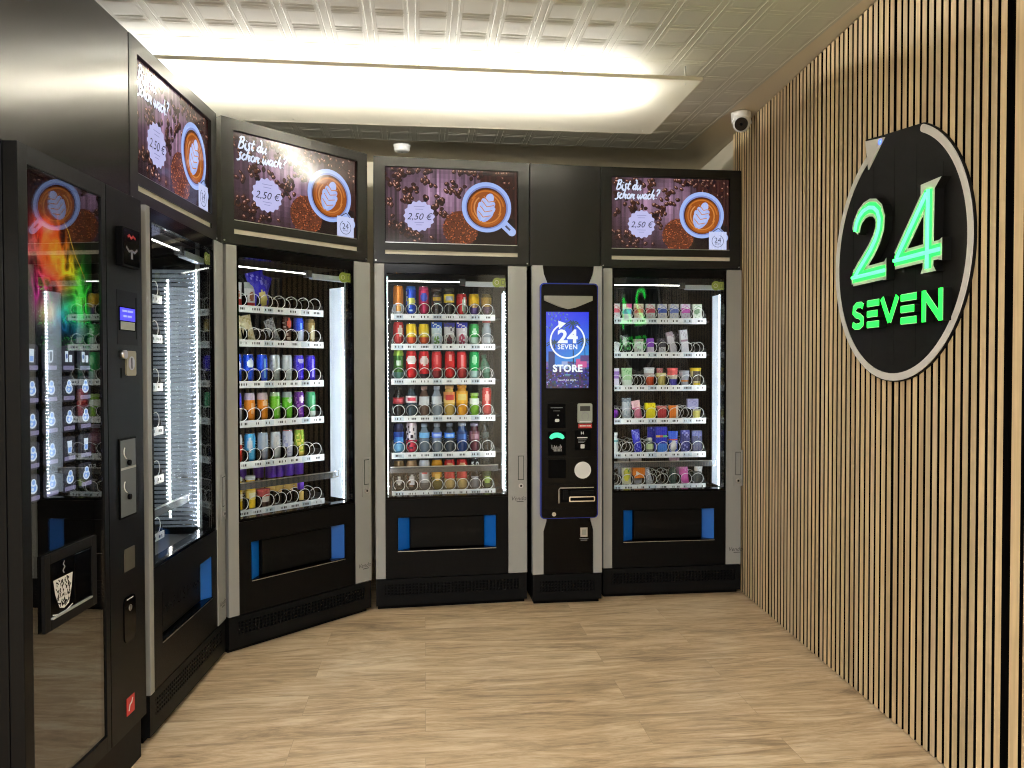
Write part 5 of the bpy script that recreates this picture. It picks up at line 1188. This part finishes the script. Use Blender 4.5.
# --- machine beside the slat wall
Z = 'slat'
cig = [('pink and white carton beside the grey post', (226, 96, 120), WH), ('pale blue carton with pink corner', (120, 190, 226), WH), ('cream and red small carton', (226, 120, 110), (232, 226, 206)), ('rose red and white carton', (220, 90, 120), (214, 224, 222)), ('strong blue and white carton', (80, 110, 214), WH), ('periwinkle and white carton', (120, 140, 220), WH), ('magenta and white carton', (206, 90, 190), (222, 222, 236)), ('pale green carton at the shelf end', (120, 160, 120), (216, 226, 206))]
for k, (lb, c1, c2) in enumerate(cig):
    fn = face(c2, stripe=c1, s=(.38, .74), speck=mixc(c1, WH, .5), ps=.18)
    if k == 1: fn = (lambda a, b, c1=c1: (230, 100, 160) if b > .72 and a > .4 else ((110, 190, 226) if .3 < b < .66 else WH))
    if k == 7: fn = face((216, 226, 208), emb=(110, 150, 110), ec=(.45, .55), er=.3, speck=(150, 186, 150), ps=.3)
    box(Z, 0, k, lb, .056, .090, .024, fn)
box(Z, 1, 0, 'small white card wedge', .036, .062, .02, face(WH, speck=(180, 180, 190), ps=.2), tip=12)
pou(Z, 1, 1, 'dark pouch with white crest in a coil', .052, .108, .026, face((60, 62, 66), emb=(200, 204, 206), ec=(.45, .62), er=.28, speck=(150, 154, 156), ps=.2), tip=-8)
box(Z, 1, 2, 'grey white carton with beige top', .056, .082, .030, face((206, 208, 212), top=(176, 166, 156), ft=.84, speck=(150, 150, 156), ps=.22))
box(Z, 1, 3, 'purple and white carton', .042, .086, .026, face((216, 206, 230), top=(140, 76, 196), ft=.45))
box(Z, 1, 4, 'small dark carton with white lower front', .044, .086, .028, face((64, 60, 74), low=(206, 206, 216), fl=.4, speck=(120, 116, 130), ps=.2))
box(Z, 1, 5, 'tall silver white carton tilted to one side', .040, .128, .024, face((206, 204, 214), top=(170, 160, 176), ft=.8, speck=(160, 110, 130), ps=.1), tip=-14)
box(Z, 1, 6, 'tall white carton standing nearly upright', .044, .138, .026, face((214, 214, 222), speck=(176, 170, 186), ps=.15, stripe=(160, 130, 150), s=(.52, .58)), tip=-6)
box(Z, 1, 5, 'flat patterned bar box behind the tilted carton', .060, .126, .018, face((70, 66, 76), speck=(190, 186, 196), ps=.35), back=.06, tip=4)
box(Z, 1, 6, 'flat dark bar box behind the upright carton', .056, .120, .018, face((56, 54, 66), speck=(130, 126, 140), ps=.25), back=.06, tip=-10)
box(Z, 2, 0, 'lilac and white carton', .050, .104, .028, face((226, 222, 236), stripe=(156, 120, 200), s=(.4, .8)))
box(Z, 2, 1, 'pale green and white carton', .058, .106, .030, face((176, 220, 170), low=(222, 236, 224), fl=.36, speck=(130, 190, 130), ps=.15))
put(g_tub(.108, .031, lambda f, t: lin((226, 84, 40) if f < .48 else ((220, 224, 230) if f > .66 else (190, 180, 180)))), Z, 2, 3, 'tub with grey white lid and orange red base', 'tub', .031)
put(g_tub(.076, .030, lambda f, t: lin((206, 190, 110) if f < .8 else (226, 216, 160))), Z, 2, 4, 'round mustard yellow tub', 'tub', .030)
box(Z, 2, 4, 'small pink card standing behind the mustard tub', .036, .104, .012, face((226, 130, 140), speck=(240, 190, 196), ps=.3), back=.075, du=.008)
put(g_tub(.106, .031, lambda f, t: lin((84, 80, 196) if f < .40 else ((222, 210, 190) if f < .6 else (226, 100, 100)))), Z, 2, 5, 'tub with red top and violet blue base', 'tub', .031)
put(g_tub(.090, .030, lambda f, t: lin((226, 140, 70) if .22 < f < .34 else (170, 176, 190))), Z, 2, 6, 'grey tub with thin orange band', 'tub', .030)
put(g_tub(.106, .032, lambda f, t: lin((226, 196, 40) if f < .18 or f > .86 else ((70, 60, 50) if abs(t) < .7 and f > .25 else (196, 180, 130)))), Z, 2, 7, 'yellow rimmed tub with dark picture', 'tub', .032)
put(g_ball(.030, lambda f, t: lin((120, 40, 160) if hsh(round(f * 8), round(t * 3)) < .7 else (170, 110, 200))), Z, 3, 0, 'round purple sweet bag', 'sweets', .030)
pou(Z, 3, 1, 'pale grey sweets pouch beside the pink pouch', .058, .122, .030, face((190, 196, 204), top=(110, 120, 136), ft=.84, speck=(150, 170, 180), ps=.3))
pou(Z, 3, 2, 'pink sweets pouch leaning sideways', .054, .108, .028, face((222, 130, 160), top=(236, 190, 200), ft=.6, speck=(240, 206, 214), ps=.15), tip=-10)
box(Z, 3, 3, 'bright yellow carton', .060, .092, .030, face((240, 226, 20), speck=(190, 170, 20), ps=.12))
box(Z, 3, 4, 'crimson carton with pink edge', .052, .074, .028, face((196, 60, 66), top=(214, 120, 120), ft=.8, speck=(216, 120, 116), ps=.15))
box(Z, 3, 5, 'orange carton with white edge', .054, .076, .028, lambda a, b: (236, 130, 40) if a < .76 else (226, 216, 206))
put(g_tub(.052, .031, lambda f, t: lin((216, 206, 110) if f < .85 else (190, 184, 160))), Z, 3, 7, 'shallow pale yellow tub', 'tub', .031)
box(Z, 3, 7, 'lilac box perched behind the yellow tub', .068, .112, .022, face((180, 176, 226), speck=(150, 146, 206), ps=.2), back=.07)
bot(Z, 4, 0, 'white bottle with teal label', .118, .026, (226, 230, 232), (206, 224, 226), (230, 232, 236), (.5, .8), (110, 170, 180), .7)
pou(Z, 4, 2, 'blue hanging pack bent over its coil', .050, .136, .024, face((44, 50, 200), speck=(140, 150, 240), ps=.2, emb=(110, 120, 230), ec=(.5, .7), er=.2), tip=-8)
bot(Z, 4, 3, 'small bottle with pale green label', .084, .024, (130, 140, 130), (206, 224, 170), (206, 210, 206), (.25, .72), None, .6)
box(Z, 4, 4, 'wide blue pack with rainbow lettering', .070, .150, .028, lambda a, b: ((60, 130, 226) if b < .34 else ((236, 190, 60) if .60 < b < .70 and a < .33 else ((226, 90, 90) if .60 < b < .70 and a < .66 else ((110, 200, 120) if .60 < b < .70 else ((190, 196, 240) if .46 < b < .52 else (36, 46, 190)))))), du=-.004)
box(Z, 4, 4, 'blue box edge behind the wide blue pack', .070, .146, .014, face((40, 50, 180), speck=(130, 150, 230), ps=.12), back=.06, du=-.035)
pou(Z, 4, 5, 'blue pouch with white round window', .060, .122, .028, face((40, 90, 214), emb=(224, 226, 226), ec=(.5, .28), er=.34, stripe=(214, 70, 70), s=(.55, .62)))
box(Z, 4, 6, 'navy blister card with pale prints', .054, .128, .016, face((44, 46, 110), speck=(150, 150, 200), ps=.28, top=(60, 66, 150), ft=.86))
box(Z, 4, 7, 'dark navy card at the shelf end', .062, .124, .016, face((34, 38, 84), top=(70, 76, 140), ft=.74, speck=(90, 96, 150), ps=.14))
pou(Z, 5, 1, 'white pouch with yellow and green fruit', .060, .116, .028, face((226, 220, 190), emb=(214, 206, 60), ec=(.5, .5), er=.36, speck=(120, 180, 80), ps=.16))
box(Z, 5, 2, 'wide orange carton with white wedge', .072, .062, .028, lambda a, b: (232, 226, 216) if .25 < a < .6 and abs(b - .45) < .22 * (1 - (a - .25) / .35) else (236, 130, 24), dz=.036, du=.002, back=.0)
pou(Z, 5, 3, 'grey white pouch tilted in its coil', .044, .104, .024, face((170, 172, 186), speck=(226, 226, 232), ps=.3, low=(190, 190, 200), fl=.3), tip=-16)
bot(Z, 5, 5, 'dark green bottle with white neck', .122, .024, (60, 84, 76), (50, 76, 70), (196, 206, 206), (.2, .5), None, .8)
pou(Z, 5, 6, 'bright pink pouch with narrow neck', .058, .118, .030, face((222, 100, 180), top=(206, 130, 180), ft=.78, speck=(240, 160, 210), ps=.15), tip=-6)
pou(Z, 5, 7, 'crumpled white and grey pouch', .052, .116, .026, face((190, 190, 190), low=(70, 74, 72), fl=.6, speck=(220, 220, 220), ps=.15), tip=8)
box(Z, 5, 1, 'pale grey box high behind the fruit pouch', .064, .190, .018, face((176, 178, 186), speck=(130, 134, 146), ps=.15), back=.06, du=-.004)
box(Z, 5, 2, 'white box high behind the orange carton', .066, .190, .018, face((206, 204, 214), speck=(180, 180, 190), ps=.1), back=.06, du=.002)
box(Z, 5, 5, 'pink box high behind the dark green bottle', .060, .190, .018, face((206, 166, 190), speck=(180, 130, 160), ps=.15), back=.07, du=.028)
# --- edge-on machine: only the last columns can be seen
E_ = 'side'
pou(E_, 0, 7, 'blue and white snack bag', .066, .130, .044, face((90, 150, 214), emb=(226, 232, 236), ec=(.5, .6), er=.3, speck=(180, 206, 230), ps=.2), tip=-8)
pou(E_, 0, 6, 'white snack bag beside the blue bag', .062, .124, .040, face((206, 208, 212), speck=(150, 160, 180), ps=.2))
put(g_tub(.078, .032, lambda f, t: lin((120, 60, 44) if f < .4 else ((206, 196, 190) if f < .7 else (190, 60, 56)))), E_, 1, 7, 'brown, white and red snack tub', 'tub', .032)
pou(E_, 1, 6, 'brown snack bag beside the tub', .060, .118, .036, face((110, 70, 50), emb=(206, 190, 170), ec=(.5, .55), er=.25))
pou(E_, 3, 7, 'blue and red sweets bag', .060, .084, .036, face((40, 60, 150), emb=(206, 80, 70), ec=(.5, .6), er=.3, speck=(190, 196, 220), ps=.2))
pou(E_, 4, 7, 'dark violet sweets bag', .058, .080, .034, face((60, 44, 96), speck=(150, 140, 190), ps=.25))
